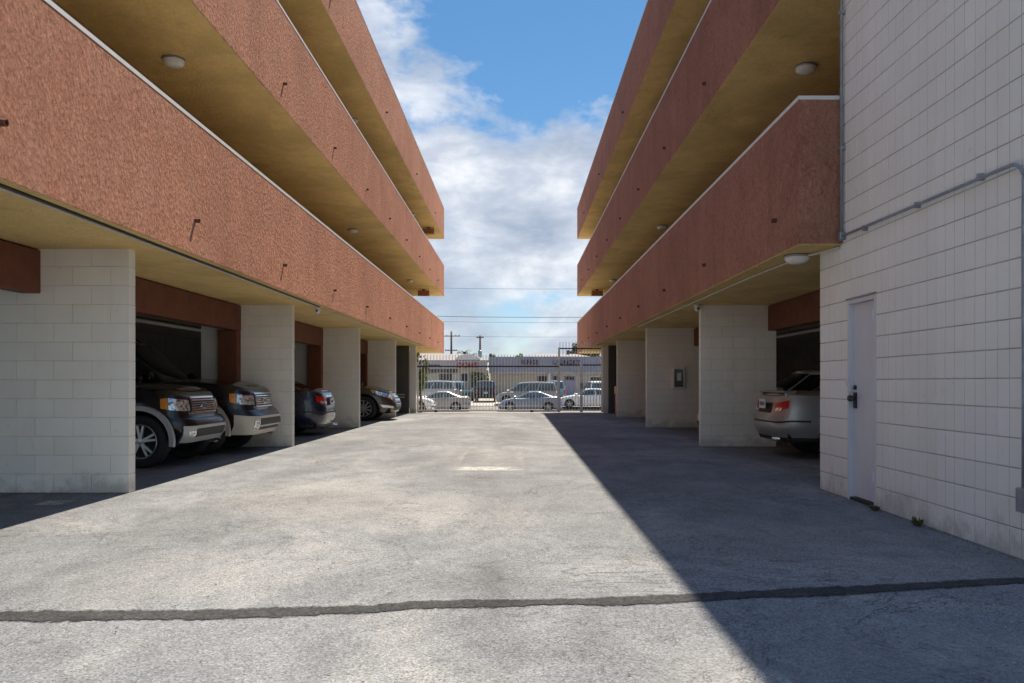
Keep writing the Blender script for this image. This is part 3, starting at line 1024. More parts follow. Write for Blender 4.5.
class CarShape:
    def __init__(self, S):
        self.__dict__.update(S)
        self.hl, self.hw = S['L'] / 2, S['W'] / 2

    def xs(self, v):
        return self.hl + lerp_pts(self.front, v), -(self.hl + lerp_pts(self.rear, v))

    def xy(self, th, xf, xr, w, nf, nr):
        c, s = math.cos(th), math.sin(th)
        n = nf if c >= 0 else nr
        e = 2.0 / n
        x = (xf if c >= 0 else -xr) * (abs(c) ** e) * (1 if c >= 0 else -1)
        y = w * (abs(s) ** e) * (1 if s >= 0 else -1)
        return x, y

    def body(self, th, v):
        xf, xr = self.xs(v)
        w = self.hw + lerp_pts(self.tumble, v)
        x, y = self.xy(th, xf, xr, w, self.nf, self.nr)
        zt = lerp_pts(self.zt, x)
        z = self.zb + (zt - self.zb) * v
        if abs(y) > 0.62 * self.hw:
            for ax in self.axle:
                ra = self.wheel_r * 1.20
                d = abs(x - ax)
                if d < ra:
                    z = max(z, self.wheel_r * 0.98 + math.sqrt(ra * ra - d * d) * 0.98)
        return Vector((x, y, z))

    def green(self, th, v):
        xf = self.gf[0] + (self.gf[1] - self.gf[0]) * v
        xr = self.gr[0] + (self.gr[1] - self.gr[0]) * v
        w = self.gw[0] + (self.gw[1] - self.gw[0]) * (v ** 1.25)
        # outline about the middle of the cabin
        xm = (xf + xr) / 2
        hx = (xf - xr) / 2
        x, y = self.xy(th, hx, -hx, w, self.gnf, self.gnr)
        x += xm
        zb = lerp_pts(self.zt, x) - 0.03
        edge = 1.0 - 0.06 * (abs(y) / max(w, 1e-3)) ** 4
        mid = 1 - ((x - (self.gf[1] + self.gr[1]) / 2) / 2.2) ** 2 * 0.10
        zr = self.H * mid * (1 if edge > 0 else 1) - self.crown * 0.6
        z = zb + (zr - zb) * v
        return Vector((x, y, z))

    def FY(self, a, g=False):
        n = self.gnf if g else self.nf
        return math.asin(min(1, abs(a)) ** (n / 2)) * (1 if a >= 0 else -1)

    def RY(self, a, g=False):
        n = self.gnr if g else self.nr
        return math.pi - math.asin(min(1, abs(a)) ** (n / 2)) * (1 if a >= 0 else -1)

    def SX(self, x, g=False, v=0.5):
        if g:
            xf = self.gf[0] + (self.gf[1] - self.gf[0]) * v
            xr = self.gr[0] + (self.gr[1] - self.gr[0]) * v
            b = (x - (xf + xr) / 2) / ((xf - xr) / 2)
            nf, nr = self.gnf, self.gnr
        else:
            xf, xr = self.xs(v)
            b = x / (xf if x >= 0 else -xr)
            nf, nr = self.nf, self.nr
        b = max(-1, min(1, b))
        if b >= 0:
            return math.acos(b ** (nf / 2))
        return math.pi - math.acos((-b) ** (nr / 2))

    def thetas(self, g=False):
        T = [0.0]
        for a in (0.15, 0.3, 0.45, 0.6, 0.7, 0.78, 0.84, 0.89, 0.93):
            T += [self.FY(a, g), self.RY(a, g)]
        if g:
            x0, x1 = self.gr[0] + 0.12, self.gf[0] - 0.12
            n = 22
        else:
            x0, x1 = -self.hl * 0.955, self.hl * 0.955
            n = 84
        T += [self.SX(x0 + (x1 - x0) * i / n, g) for i in range(n + 1)]
        T.append(math.pi)
        T = sorted(set(round(t, 5) for t in T if 0 <= t <= math.pi + 1e-6))
        out = [T[0]]
        for t in T[1:]:
            if t - out[-1] > 0.0008:
                out.append(t)
        return out


def shell(fn, T, vs, crown, z_drop=0.0):
    """walls from v rings plus a crowned cap"""
    m = MB()
    full = T + [-t for t in reversed(T[1:-1])]
    n = len(full)
    for v in vs:
        for t in full:
            m.v.append(tuple(fn(t, v)))
    for j in range(len(vs) - 1):
        for i in range(n):
            i2 = (i + 1) % n
            m.f.append((j * n + i, j * n + i2, (j + 1) * n + i2, (j + 1) * n + i))
    top = (len(vs) - 1) * n
    K = 8
    rows = []
    w_max = max(abs(m.v[top + i][1]) for i in range(n))
    for i in range(len(T)):
        Lp = Vector(m.v[top + i])
        j = (n - i) % n
        if i == 0 or i == len(T) - 1:
            rows.append([top + i] * (K + 1))
            continue
        Rp = Vector(m.v[top + j])
        row = [top + i]
        wi = abs(Lp.y)
        for k in range(1, K):
            f = k / K
            p = Lp.lerp(Rp, f)
            p.z += crown * (1 - (2 * f - 1) ** 2) * min(1.0, wi / w_max)
            m.v.append(tuple(p))
            row.append(len(m.v) - 1)
        row.append(top + j)
        rows.append(row)
    for a, b in zip(rows, rows[1:]):
        for k in range(K):
            q = []
            for idx in (a[k], a[k + 1], b[k + 1], b[k]):
                if idx not in q:
                    q.append(idx)
            if len(q) >= 3:
                m.f.append(tuple(q))
    return m


def patch(fn, t0, t1, va, vb, off=0.006, nu=10, nv=4, depth=0.02, m=None):
    """a curved slab lying on a surface fn(theta, v); va / vb may be (at t0, at t1)"""
    va = va if isinstance(va, tuple) else (va, va)
    vb = vb if isinstance(vb, tuple) else (vb, vb)
    m = m or MB()
    o = len(m.v)
    outer, inner = [], []
    for j in range(nv + 1):
        for i in range(nu + 1):
            u = i / nu
            t = t0 + (t1 - t0) * u
            lo = va[0] + (va[1] - va[0]) * u
            hi = vb[0] + (vb[1] - vb[0]) * u
            v = lo + (hi - lo) * j / nv
            p = fn(t, v)
            e = 0.004
            du = fn(t + e, v) - fn(t - e, v)
            dv = fn(t, min(v + 0.02, 1.0)) - fn(t, max(v - 0.02, 0.0))
            nrm = du.cross(dv)
            if nrm.length < 1e-9:
                nrm = Vector((p.x, p.y, 0))
            nrm.normalize()
            if nrm.dot(Vector((p.x * 0.3, p.y, 0.1))) < 0:
                nrm = -nrm
            outer.append(p + nrm * off)
            inner.append(p - nrm * (depth - off))
    W = nu + 1
    N = W * (nv + 1)
    m.v += [tuple(p) for p in outer] + [tuple(p) for p in inner]
    for j in range(nv):
        for i in range(nu):
            a = o + j * W + i
            m.f.append((a, a + 1, a + 1 + W, a + W))
    border = [i for i in range(W)] + [j * W + nu for j in range(1, nv + 1)] + [nv * W + i for i in range(nu - 1, -1, -1)] + [j * W for j in range(nv - 1, 0, -1)]
    for a, b in zip(border, border[1:] + border[:1]):
        m.f.append((o + a, o + b, o + N + b, o + N + a))
    return m


_wheel_cache = {}


def wheel_meshes(r, spokes, rim_f=0.66):
    key = (r, spokes)
    if key in _wheel_cache:
        return _wheel_cache[key]
    wd = 0.115
    ri = r * rim_f
    ty = MB().lathe([(ri, -wd * 0.8), (ri + 0.01, -wd), (r * 0.86, -wd * 1.05), (r * 0.96, -wd * 0.92), (r, -wd * 0.6), (r, wd * 0.6), (r * 0.96, wd * 0.92), (r * 0.86, wd * 1.05), (ri + 0.01, wd), (ri, wd * 0.8)], 'y', (0, 0, 0), 36)
    ty.lathe([(ri, -wd * 0.2), (0.0, -wd * 0.2)], 'y', (0, 0, 0), 36)
    tm = ty.mesh('tyre', M['tyre_rubber'], True)
    rm = MB().lathe([(ri * 1.005, -wd * 0.3), (ri * 1.005, -wd * 0.92), (ri * 0.97, -wd * 1.0), (ri * 0.92, -wd * 0.9), (ri * 0.90, -wd * 0.3)], 'y', (0, 0, 0), 36)
    rm.lathe([(0.0, -wd * 0.86), (ri * 0.16, -wd * 0.84), (ri * 0.20, -wd * 0.6), (ri * 0.20, -wd * 0.3)], 'y', (0, 0, 0), 20)
    hub = ri * 0.17
    for k in range(spokes):
        a = 2 * math.pi * k / spokes + math.pi / 2
        for sgn in ((-1, 1) if spokes == 5 else (0,)):
            da = sgn * 0.16
            c0, s0 = math.cos(a + da * 0.8), math.sin(a + da * 0.8)
            c1, s1 = math.cos(a + da * 1.15), math.sin(a + da * 1.15)
            w0, w1 = (ri * 0.075, ri * 0.065) if spokes == 5 else (ri * 0.07, ri * 0.085)
            vs = []
            for (cc, ss, rad, ww) in ((c0, s0, hub * 0.8, w0), (c1, s1, ri * 0.95, w1)):
                px, pz = -ss * ww, cc * ww
                for yy in (-wd * 0.80, -wd * 0.45):
                    vs += [(cc * rad + px, yy, ss * rad + pz), (cc * rad - px, yy, ss * rad - pz)]
            rm.add(vs, [(0, 1, 5, 4), (2, 6, 7, 3), (0, 4, 6, 2), (1, 3, 7, 5), (0, 2, 3, 1), (4, 5, 7, 6)])
    me = rm.mesh('rim', M['alloy'], True)
    me.set_sharp_from_angle(angle=R(35))
    _wheel_cache[key] = (tm, me)
    return tm, me


def make_car(kind, label, cat, loc, heading, paint_name, spokes=5, group=None, glass='car_glass', over=None, extra=None, name=None):
    S = dict(SHAPES[kind])
    S.update(over or {})
    s = CarShape(S)
    root = thing(name or {'suv': 'suv', 'van': 'minivan', 'crossover': 'crossover'}.get(kind, 'sedan_car'), label, cat, loc, heading, group)
    T = s.thetas()
    vs = [0, 0.06, 0.14, 0.22, 0.3, 0.38, 0.46, 0.54, 0.62, 0.70, 0.78, 0.86, 0.92, 0.96]

    def b2(t, v):                                # rounded shoulder
        p = s.body(t, v)
        return p
    vs2 = vs + [0.985, 1.0]

    def bfn(t, v):
        p = s.body(t, min(v, 1.0))
        if v > 0.96:
            k = (v - 0.96) / 0.04
            ins = 0.05 * k * k
            p.y -= math.copysign(min(abs(p.y), ins), p.y) if p.y else 0
            p.x -= math.copysign(min(abs(p.x), ins * 0.8), p.x) if p.x else 0
        return p
    bodym = shell(bfn, T, vs2, 0.055)
    body = bodym.build('body', M[paint_name], root, smooth=True, weld=True, sharp=38)
    Tg = s.thetas(True)
    gm = shell(s.green, Tg, [0, 0.2, 0.4, 0.6, 0.8, 0.92, 1.0], s.crown)
    gm.build('cabin', M[paint_name], root, smooth=True, weld=True, sharp=40)
    # underside and wheel housings
    u = MB().box(-s.hl * 0.93, s.hl * 0.93, -s.hw * 0.80, s.hw * 0.80, s.zb - 0.03, s.zb + 0.12)
    for ax in s.axle:
        ra = s.wheel_r * 1.22
        prof = [(ra * math.cos(R(a)), ra * math.sin(R(a))) for a in range(0, 181, 12)]
        for sg in (-1, 1):
            o = len(u.v)
            for (px, pz) in prof:
                u.v += [(ax + px, sg * (s.hw - 0.03), s.wheel_r + pz), (ax + px, sg * (s.hw - 0.42), s.wheel_r + pz)]
            for i in range(len(prof) - 1):
                u.f.append((o + 2 * i, o + 2 * i + 1, o + 2 * i + 3, o + 2 * i + 2))
            u.f.append(tuple(o + 2 * i + 1 for i in range(len(prof))))
    u.build('underbody', M['underbody'], root)
    # wheels
    tm, rm = wheel_meshes(s.wheel_r, spokes)
    for ax in s.axle:
        for sg in (-1, 1):
            w = empty('wheel', (ax, sg * (s.hw - 0.135), s.wheel_r), 0 if sg < 0 else math.pi)
            w.parent = root
            inst('tyre', tm, w)
            inst('rim', rm, w)
    g = s.green
    # glass
    f = s.FY(0.90, True)
    patch(g, -f, f, 0.10, 0.93, 0.004, 14, 4).build('windscreen', M[glass], root, smooth=True, sharp=40)
    f = 0.86
    a, b = s.RY(f, True), 2 * math.pi - s.RY(f, True)
    patch(g, a, b, 0.16, 0.90, 0.004, 12, 4).build('rear_window', M[glass], root, smooth=True, sharp=40)
    gx0 = (s.gr[0] + s.gr[1]) / 2
    gx1 = (s.gf[0] + s.gf[1]) / 2
    if kind in ('sedan', 'coupe'):
        cuts = [(gx1 - 0.22, gx1 - 1.12), (gx1 - 1.19, gx0 + 0.28)]
    else:
        cuts = [(gx1 - 0.20, gx1 - 1.12), (gx1 - 1.20, gx1 - 2.02), (gx1 - 2.12, gx0 + 0.18)]
    for sg in (1, -1):
        for (xa, xb) in cuts:
            patch(g, sg * s.SX(xa, True), sg * s.SX(xb, True), 0.12, 0.88, 0.004, 8, 3).build('side_window', M[glass], root, smooth=True, sharp=40)
    # door seams, handles, mirrors
    B = s.body
    for sg in (1, -1):
        for xd in (gx1 + 0.02, gx1 - 1.15, gx1 - 2.05):
            t = sg * s.SX(xd)
            dt = abs(s.SX(xd + 0.005) - s.SX(xd - 0.005)) / 2
            patch(B, t - dt, t + dt, 0.16, 0.95, 0.0012, 1, 6, 0.004).build('door_seam', M['black_plastic'], root)
        for xd in (gx1 - 1.0, gx1 - 1.90):
            p = B(sg * s.SX(xd), 0.80)
            MB().box(p.x - 0.10, p.x + 0.10, p.y - 0.03, p.y + 0.03, p.z - 0.018, p.z + 0.018).build('door_handle', M[paint_name], root, bevel=0.01)
        p = g(sg * s.SX(gx1 - 0.10, True), 0.10)
        mm = MB().lathe([(0.0, -0.10), (0.06, -0.095), (0.085, -0.03), (0.085, 0.04), (0.06, 0.06), (0, 0.062)], 'x', (p.x, p.y + sg * 0.13, p.z + 0.06), 12)
        mm.box(p.x - 0.03, p.x + 0.03, min(p.y, p.y + sg * 0.1), max(p.y, p.y + sg * 0.1), p.z - 0.005, p.z + 0.035)
        mm.build('mirror', M[paint_name], root, smooth=True, sharp=40)
    if extra:
        extra(s, root, B, g)
    return root


def P_(root, mat, name, mb, sub=None, **kw):
    return mb.build(name, M[mat], sub or root, smooth=True, sharp=40, **kw)


def plate(s, root, rear, z, x=None, w=0.15):
    xf, xr = s.xs(0.45)
    xx = xr - 0.012 if rear else xf + 0.012
    d = -0.012 if rear else 0.012
    pl = MB().box(min(xx, xx + d), max(xx, xx + d), -w, w, z - 0.075, z + 0.075).build('licence_plate', M['plate_white'], root, bevel=0.004)
    ink = MB()
    e = xx + d
    for i in range(6):
        y = -0.10 + i * 0.04
        ink.box(min(e, e + d * 0.2), max(e, e + d * 0.2), y - 0.012, y + 0.012, z - 0.03, z + 0.03)
    ink.build('plate_characters', M['plate_ink'], pl)


def sedan_front(s, root, B, amber=True):
    for sg in (1, -1):
        P_(root, 'headlamp_clear', 'headlight', patch(B, sg * s.FY(0.60), sg * s.SX(s.hl * 0.86), (0.66, 0.72), (0.86, 0.93), 0.006, 10, 3))
        P_(root, 'black_plastic', 'fog_light', patch(B, sg * s.FY(0.62), sg * s.FY(0.82), 0.20, 0.32, 0.005, 5, 2))
    f = s.FY(0.45)
    P_(root, 'mesh_dark', 'grille', patch(B, -f, f, 0.62, 0.80, 0.006, 10, 2))
    f = s.FY(0.60)
    P_(root, 'black_plastic', 'air_intake', patch(B, -f, f, 0.12, 0.30, 0.004, 10, 2))
    plate(s, root, False, s.zb + 0.30)


def sedan_rear(s, root, B, spoiler=False, wide=0.42):
    for sg in (1, -1):
        tl = P_(root, 'lamp_red', 'taillight', patch(B, sg * s.RY(wide), sg * s.SX(-s.hl * 0.945), (0.68, 0.70), (0.84, 0.86), 0.010, 10, 3))
        P_(root, 'headlamp_clear', 'reverse_light', patch(B, sg * s.RY(wide + 0.04), sg * s.RY(0.72), 0.67, 0.735, 0.014, 5, 2), tl)
    a = s.RY(0.36)
    P_(root, 'black_plastic', 'plate_recess', patch(B, a, 2 * math.pi - a, 0.62, 0.84, 0.004, 8, 2))
    plate(s, root, True, s.zb + 0.56)
    a = s.SX(-s.hl * 0.80)
    P_(root, 'black_plastic', 'bumper_strip', patch(B, a, 2 * math.pi - a, 0.40, 0.44, 0.006, 24, 1))
    a = s.SX(-s.hl * 0.72)
    P_(root, 'black_plastic', 'lower_valance', patch(B, a, 2 * math.pi - a, 0.0, 0.07, 0.004, 24, 1))
    MB().tube([(-s.hl - 0.02, -0.5, s.zb + 0.02), (-s.hl + 0.4, -0.5, s.zb + 0.02)], 0.03, 10).build('exhaust_pipe', M['chrome'], root, smooth=True)


# ---- near vehicles
def flare(s, root, mat, ax, sg, r0, r1, proud):
    m = MB()
    n = 22
    prof = []
    for i in range(n + 1):
        a = R(-8 + 196 * i / n)
        prof.append((math.cos(a), math.sin(a)))
    o = len(m.v)
    for c, sn in prof:
        for (rr, yy) in ((r0, s.hw - 0.06), (r0, s.hw + proud), (r1 * 0.985, s.hw + proud), (r1, s.hw - 0.02)):
            z = s.wheel_r + sn * rr
            m.v.append((ax + c * rr, sg * yy, z))
    for i in range(n):
        for k in range(3):
            a = o + i * 4 + k
            m.f.append((a, a + 1, a + 5, a + 4))
    return m.build('arch_flare', M[mat], root, smooth=True, sharp=35)


def suv_common(s, root, B, clad, head_v=(0.62, 0.83), bumper=(0.03, 0.34)):
    for ax in s.axle:
        for sg in (1, -1):
            flare(s, root, clad, ax, sg, s.wheel_r * 1.17, s.wheel_r * 1.36, 0.028)
    # front bumper wraps to the arches
    a = s.SX(s.axle[0] + s.wheel_r * 1.30)
    bp = P_(root, clad, 'front_bumper', patch(B, -a, a, bumper[0], bumper[1], 0.045, 30, 4, 0.06))
    f = s.FY(0.62)
    P_(root, 'black_plastic', 'air_intake', patch(B, -f, f, bumper[0] + 0.12, bumper[1] - 0.06, 0.050, 10, 2), bp)
    for sg in (1, -1):
        P_(root, 'headlamp_clear', 'fog_light', patch(B, sg * s.FY(0.66), sg * s.FY(0.80), bumper[0] + 0.14, bumper[1] - 0.10, 0.052, 4, 2), bp)
    a = s.SX(s.hl * 0.86)
    P_(root, 'paint_black', 'bumper_cover', patch(B, -a, a, bumper[1] + 0.005, bumper[1] + 0.12, 0.028, 26, 2, 0.04))
    for sg in (1, -1):
        hl = P_(root, 'headlamp_clear', 'headlight', patch(B, sg * s.FY(0.56), sg * s.FY(0.915), head_v[0], head_v[1], 0.014, 10, 3))
        P_(root, 'lamp_amber', 'turn_signal', patch(B, sg * s.FY(0.918), sg * s.SX(s.hl * 0.868), (head_v[0], head_v[0] + .02), (head_v[1], head_v[1] - 0.02), 0.014, 8, 3), hl)
        sx0, sx1 = s.SX(s.axle[0] - s.wheel_r * 1.35), s.SX(s.axle[1] + s.wheel_r * 1.35)
        P_(root, clad, 'side_cladding', patch(B, sg * sx0, sg * sx1, 0.0, 0.22, 0.02, 16, 2, 0.03))
    f = s.FY(0.50)
    gr = P_(root, 'mesh_dark', 'grille', patch(B, -f, f, head_v[0] - 0.02, head_v[1] + 0.02, 0.012, 12, 2))
    for i in range(5):
        v = head_v[0] + 0.01 + (head_v[1] - head_v[0] - 0.03) * i / 4
        P_(root, 'chrome', 'grille_bar', patch(B, -f * 0.97, f * 0.97, v, v + 0.018, 0.024, 10, 1, 0.014), gr)
    t1 = s.FY(0.52)
    for (va, vb) in ((head_v[1] + 0.02, head_v[1] + 0.05), (head_v[0] - 0.05, head_v[0] - 0.02)):
        P_(root, 'chrome', 'grille_surround', patch(B, -t1, t1, va, vb, 0.026, 12, 1, 0.02), gr)
    xf, _ = s.xs((head_v[0] + head_v[1]) / 2)
    zc = s.zb + (s.zt[-1][1] - s.zb) * (head_v[0] + head_v[1]) / 2
    em = MB()
    n = 20
    for x, k in ((xf + 0.03, 1.0), (xf + 0.042, 0.92)):
        for i in range(n):
            an = 2 * math.pi * i / n
            em.v.append((x, 0.105 * k * math.cos(an), zc + 0.042 * k * math.sin(an)))
    em.f = [(i, (i + 1) % n, n + (i + 1) % n, n + i) for i in range(n)] + [tuple(range(n, 2 * n))]
    e = em.build('emblem', M['chrome'], gr)
    em2 = MB()
    for x in (xf + 0.0425, xf + 0.046):
        for i in range(n):
            an = 2 * math.pi * i / n
            em2.v.append((x, 0.085 * math.cos(an), zc + 0.030 * math.sin(an)))
    em2.f = [(i, (i + 1) % n, n + (i + 1) % n, n + i) for i in range(n)] + [tuple(range(n, 2 * n))]
    ob = em2.build('emblem_field', M['emblem_blue'], gr)
    # tow hook and roof rails
    MB().tube([(s.hl - 0.15, 0.35, s.zb - 0.02), (s.hl - 0.02, 0.35, s.zb - 0.05), (s.hl - 0.02, 0.45, s.zb - 0.05), (s.hl - 0.15, 0.45, s.zb - 0.02)], 0.016, 6).build('tow_hook', M['grey_metal'], root)
    for sg in (1, -1):
        MB().tube([(0.1, sg * 0.62, s.H - 0.02), (-0.0, sg * 0.62, s.H + 0.04), (-1.8, sg * 0.62, s.H + 0.02), (-1.95, sg * 0.62, s.H - 0.06)], 0.016, 6).build('roof_rail', M['black_plastic'], root, smooth=True)
    # tail lamps
    for sg in (1, -1):
        P_(root, 'lamp_red', 'taillight', patch(B, sg * s.RY(0.84), sg * s.SX(-s.hl * 0.93), 0.55, 0.95, 0.008, 8, 3))


# headings: nose towards the alley (+x) is 0, tail towards the alley is pi for the left row
make_car('suv', 'black suv with grey lower trim parked beside the nearest left block pier', 'suv', (-6.99, 11.66, 0), 0, 'paint_black', 5, 'vehicles in the carports',
         over=dict(W=1.66, L=4.75, axle=(1.76, -1.33)), extra=lambda s, r, B, g: suv_common(s, r, B, 'cladding_grey'))
make_car('suv', 'black suv with tan lower trim and bumper, beside the second left block pier', 'suv', (-6.92, 13.60, 0), 0, 'paint_black', 5, 'vehicles in the carports',
         over=dict(W=1.66, L=5.15, H=1.93, axle=(1.72, -1.32), wheel_r=0.39,
                   zt=[(-2.6, 1.16), (-1.0, 1.16), (0.6, 1.16), (0.95, 1.20), (1.6, 1.20), (2.2, 1.16), (2.58, 1.08)]),
         extra=lambda s, r, B, g: suv_common(s, r, B, 'cladding_tan', (0.63, 0.83), (0.0, 0.40)))


def navy_rear(s, root, B, g):
    sedan_rear(s, root, B, wide=0.34)
    a = s.RY(0.32)
    P_(root, 'chrome', 'boot_trim', patch(B, a, 2 * math.pi - a, 0.855, 0.89, 0.014, 8, 1))
    sedan_front(s, root, B)


make_car('sedan', 'dark navy sedan backed into the bay between second and third left piers', 'car', (-6.60, 18.05, 0), math.pi, 'paint_navy', 10, 'vehicles in the carports', extra=navy_rear)


def bronze_front(s, root, B, g):
    for sg in (1, -1):
        P_(root, 'headlamp_clear', 'headlight', patch(B, sg * s.FY(0.66), sg * s.SX(s.hl * 0.74), (0.66, 0.82), (0.90, 0.93), 0.008, 12, 3))
        P_(root, 'chrome', 'fog_light_bezel', patch(B, sg * s.FY(0.70), sg * s.FY(0.93), 0.24, 0.36, 0.010, 6, 2))
    f = s.FY(0.50)
    gr = P_(root, 'chrome', 'grille', patch(B, -f, f, 0.48, 0.86, 0.012, 10, 3))
    for i in range(9):
        y = -0.42 + 0.105 * i
        t = s.FY(y)
        w = abs(s.FY(0.5)) * 0.0 + 0.004
        P_(root, 'black_plastic', 'grille_slot', patch(B, s.FY(y - 0.03) if y - 0.03 != 0 else 0, s.FY(y + 0.03), 0.52, 0.82, 0.014, 2, 2, 0.006), gr)
    f = s.FY(0.62)
    P_(root, 'black_plastic', 'air_intake', patch(B, -f, f, 0.10, 0.34, 0.006, 10, 2))
    for sg in (1, -1):
        P_(root, 'lamp_red', 'taillight', patch(B, sg * s.RY(0.7), sg * s.SX(-s.hl * 0.9), 0.6, 0.9, 0.008, 8, 3))


make_car('crossover', 'dark bronze crossover nosing out beside the fourth left pier', 'car', (-6.28, 25.20, 0), 0, 'paint_bronze', 10, 'vehicles in the carports',
         over=dict(W=1.86), extra=bronze_front)


def silver_rear(s, root, B, g):
    sedan_rear(s, root, B, wide=0.50)
    # raised boot spoiler
    xf, xr = s.xs(0.95)
    m = MB()
    y = 0.62
    zt = 0.985
    m.add([(xr + 0.02, -y, zt + 0.07), (xr + 0.02, y, zt + 0.07), (xr + 0.24, y, zt + 0.075), (xr + 0.24, -y, zt + 0.075),
           (xr + 0.03, -y, zt + 0.045), (xr + 0.03, y, zt + 0.045), (xr + 0.23, y, zt + 0.045), (xr + 0.23, -y, zt + 0.045)],
          [(0, 1, 2, 3), (4, 7, 6, 5), (0, 4, 5, 1), (1, 5, 6, 2), (2, 6, 7, 3), (3, 7, 4, 0)])
    for sg in (1, -1):
        m.box(xr + 0.06, xr + 0.22, sg * 0.60 - 0.035, sg * 0.60 + 0.035, 0.93, zt + 0.046)
    m.build('spoiler', M['paint_dull_silver'], root, bevel=0.01)
    sedan_front(s, root, B)


make_car('sedan', 'silver sedan with rear spoiler backed towards the alley in the right carport', 'car', (6.30, 12.78, 0), 0, 'paint_dull_silver', 5, 'vehicles in the carports', over=dict(zb=0.29, gr=(-1.52, -0.75)), extra=silver_rear)
make_car('sedan', 'white sedan almost hidden behind the first right pier', 'car', (6.32, 17.2, 0), math.pi, 'paint_white', 5, 'vehicles in the carports', extra=lambda s, r, B, g: (sedan_front(s, r, B), sedan_rear(s, r, B)))

# ---- vehicles beyond the gate
def both(s, r, B, g):
    sedan_front(s, r, B)
    sedan_rear(s, r, B)


def tall(s, r, B, g):
    for sg in (1, -1):
        P_(r, 'headlamp_clear', 'headlight', patch(B, sg * s.FY(0.6), sg * s.SX(s.hl * 0.88), 0.62, 0.86, 0.008, 8, 3))
        P_(r, 'lamp_red', 'taillight', patch(B, sg * s.RY(0.8), sg * s.SX(-s.hl * 0.94), 0.5, 0.95, 0.008, 8, 3))
    f = s.FY(0.5)
    P_(r, 'mesh_dark', 'grille', patch(B, -f, f, 0.6, 0.84, 0.008, 8, 2))
    a = s.SX(-s.hl * 0.86)
    P_(r, 'black_plastic', 'rear_bumper', patch(B, a, 2 * math.pi - a, 0.05, 0.28, 0.012, 14, 2))
    plate(s, r, True, s.zb + 0.45)


FAR = [
    ('coupe', 'silver sedan side on in the street, behind the left part of the sliding gate', -5.66, 56.2, math.pi, 'paint_dull_silver'),
    ('coupe', 'steel blue sedan side on in the street, behind the middle of the sliding gate', 0.85, 56.0, math.pi, 'paint_steel'),
    ('sedan', 'white car whose nose shows beside the left gate post', -7.35, 48.0, 0.0, 'paint_white'),
    ('sedan', 'white car in the street behind the pedestrian gate', 5.25, 59.3, math.pi, 'paint_white'),
    ('van', 'silver minivan parked behind the steel blue sedan', 0.70, 61.6, math.pi, 'paint_champagne'),
    ('suv', 'dark suv parked tail towards the street, left of the silver minivan', -2.75, 67.5, R(92), 'paint_black'),
    ('suv', 'blue green suv parked behind the silver minivan', 3.15, 67.5, R(88), 'paint_teal'),
    ('suv', 'pale silver suv parked in the lot behind the silver sedan, left one', -7.35, 64.5, math.pi, 'paint_silver'),
    ('van', 'pale teal minivan parked in the lot behind the silver sedan, right one', -5.05, 67.6, R(80), 'paint_teal'),
    ('van', 'white van parked in the lot behind the pedestrian gate', 6.60, 67.5, R(96), 'paint_white'),
    ('suv', 'blue grey suv parked at the far left of the lot', -9.6, 67.8, R(90), 'paint_steel'),
]
for kind, lab, x, y, hd, pt in FAR:
    make_car(kind, lab, {'van': 'van', 'suv': 'suv'}.get(kind, 'car'), (x, y, gz(y) + 0.013), hd, pt, 5, 'vehicles beyond the gate', 'car_glass_tint',
             extra=both if kind in ('sedan', 'coupe') else tall)

# ------------------------------------------------------------------ gates
simple('gate_paint', (0.90, 0.90, 0.88), 0.5, 0.2, var=0.15)
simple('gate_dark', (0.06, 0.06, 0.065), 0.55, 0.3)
GY = 31.2
t = thing('sliding_gate', 'wide sliding metal gate of pale vertical pickets across the drive', 'gate', (-1.2, GY, 0))
pk = MB().box(-0.011, 0.011, -0.011, 0.011, 0.07, 2.26)
pk.add([(-0.011, -0.011, 2.2601), (0.011, -0.011, 2.2601), (0.011, 0.011, 2.2601), (-0.011, 0.011, 2.2601), (0, 0, 2.32)], [(0, 1, 4), (1, 2, 4), (2, 3, 4), (3, 0, 4), (3, 2, 1, 0)])
pk_me = pk.mesh('picket', M['gate_paint'])
x = -3.95
while x < 1.58:
    inst('picket', pk_me, t, (x + 1.2, 0, 0))
    x += 0.122
for z, hh, mt in ((0.06, 0.05, 'gate_paint'), (0.24, 0.03, 'gate_paint'), (1.80, 0.055, 'gate_dark')):  # dark top rail: its backlit shade is put into the colour
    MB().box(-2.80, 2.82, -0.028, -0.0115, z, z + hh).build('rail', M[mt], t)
for xx in (-2.06, 1.75):
    MB().box(xx - 0.06, xx + 0.06, -0.04, 0.04, 0.001, 0.09).build('roller', M['gate_dark'], t, bevel=0.01)
for xx in (-2.79, 2.79):
    MB().box(xx - 0.03, xx + 0.03, 0.013, 0.05, 0.03, 2.0).build('gate_stile', M['gate_paint'], t)
tag(MB().box(-4.0, 3.3, GY - 0.05, GY + 0.05, 0.002, 0.014).build('gate_track', M['dark_metal']), 'flat dark metal track lying under the sliding gate', 'track')

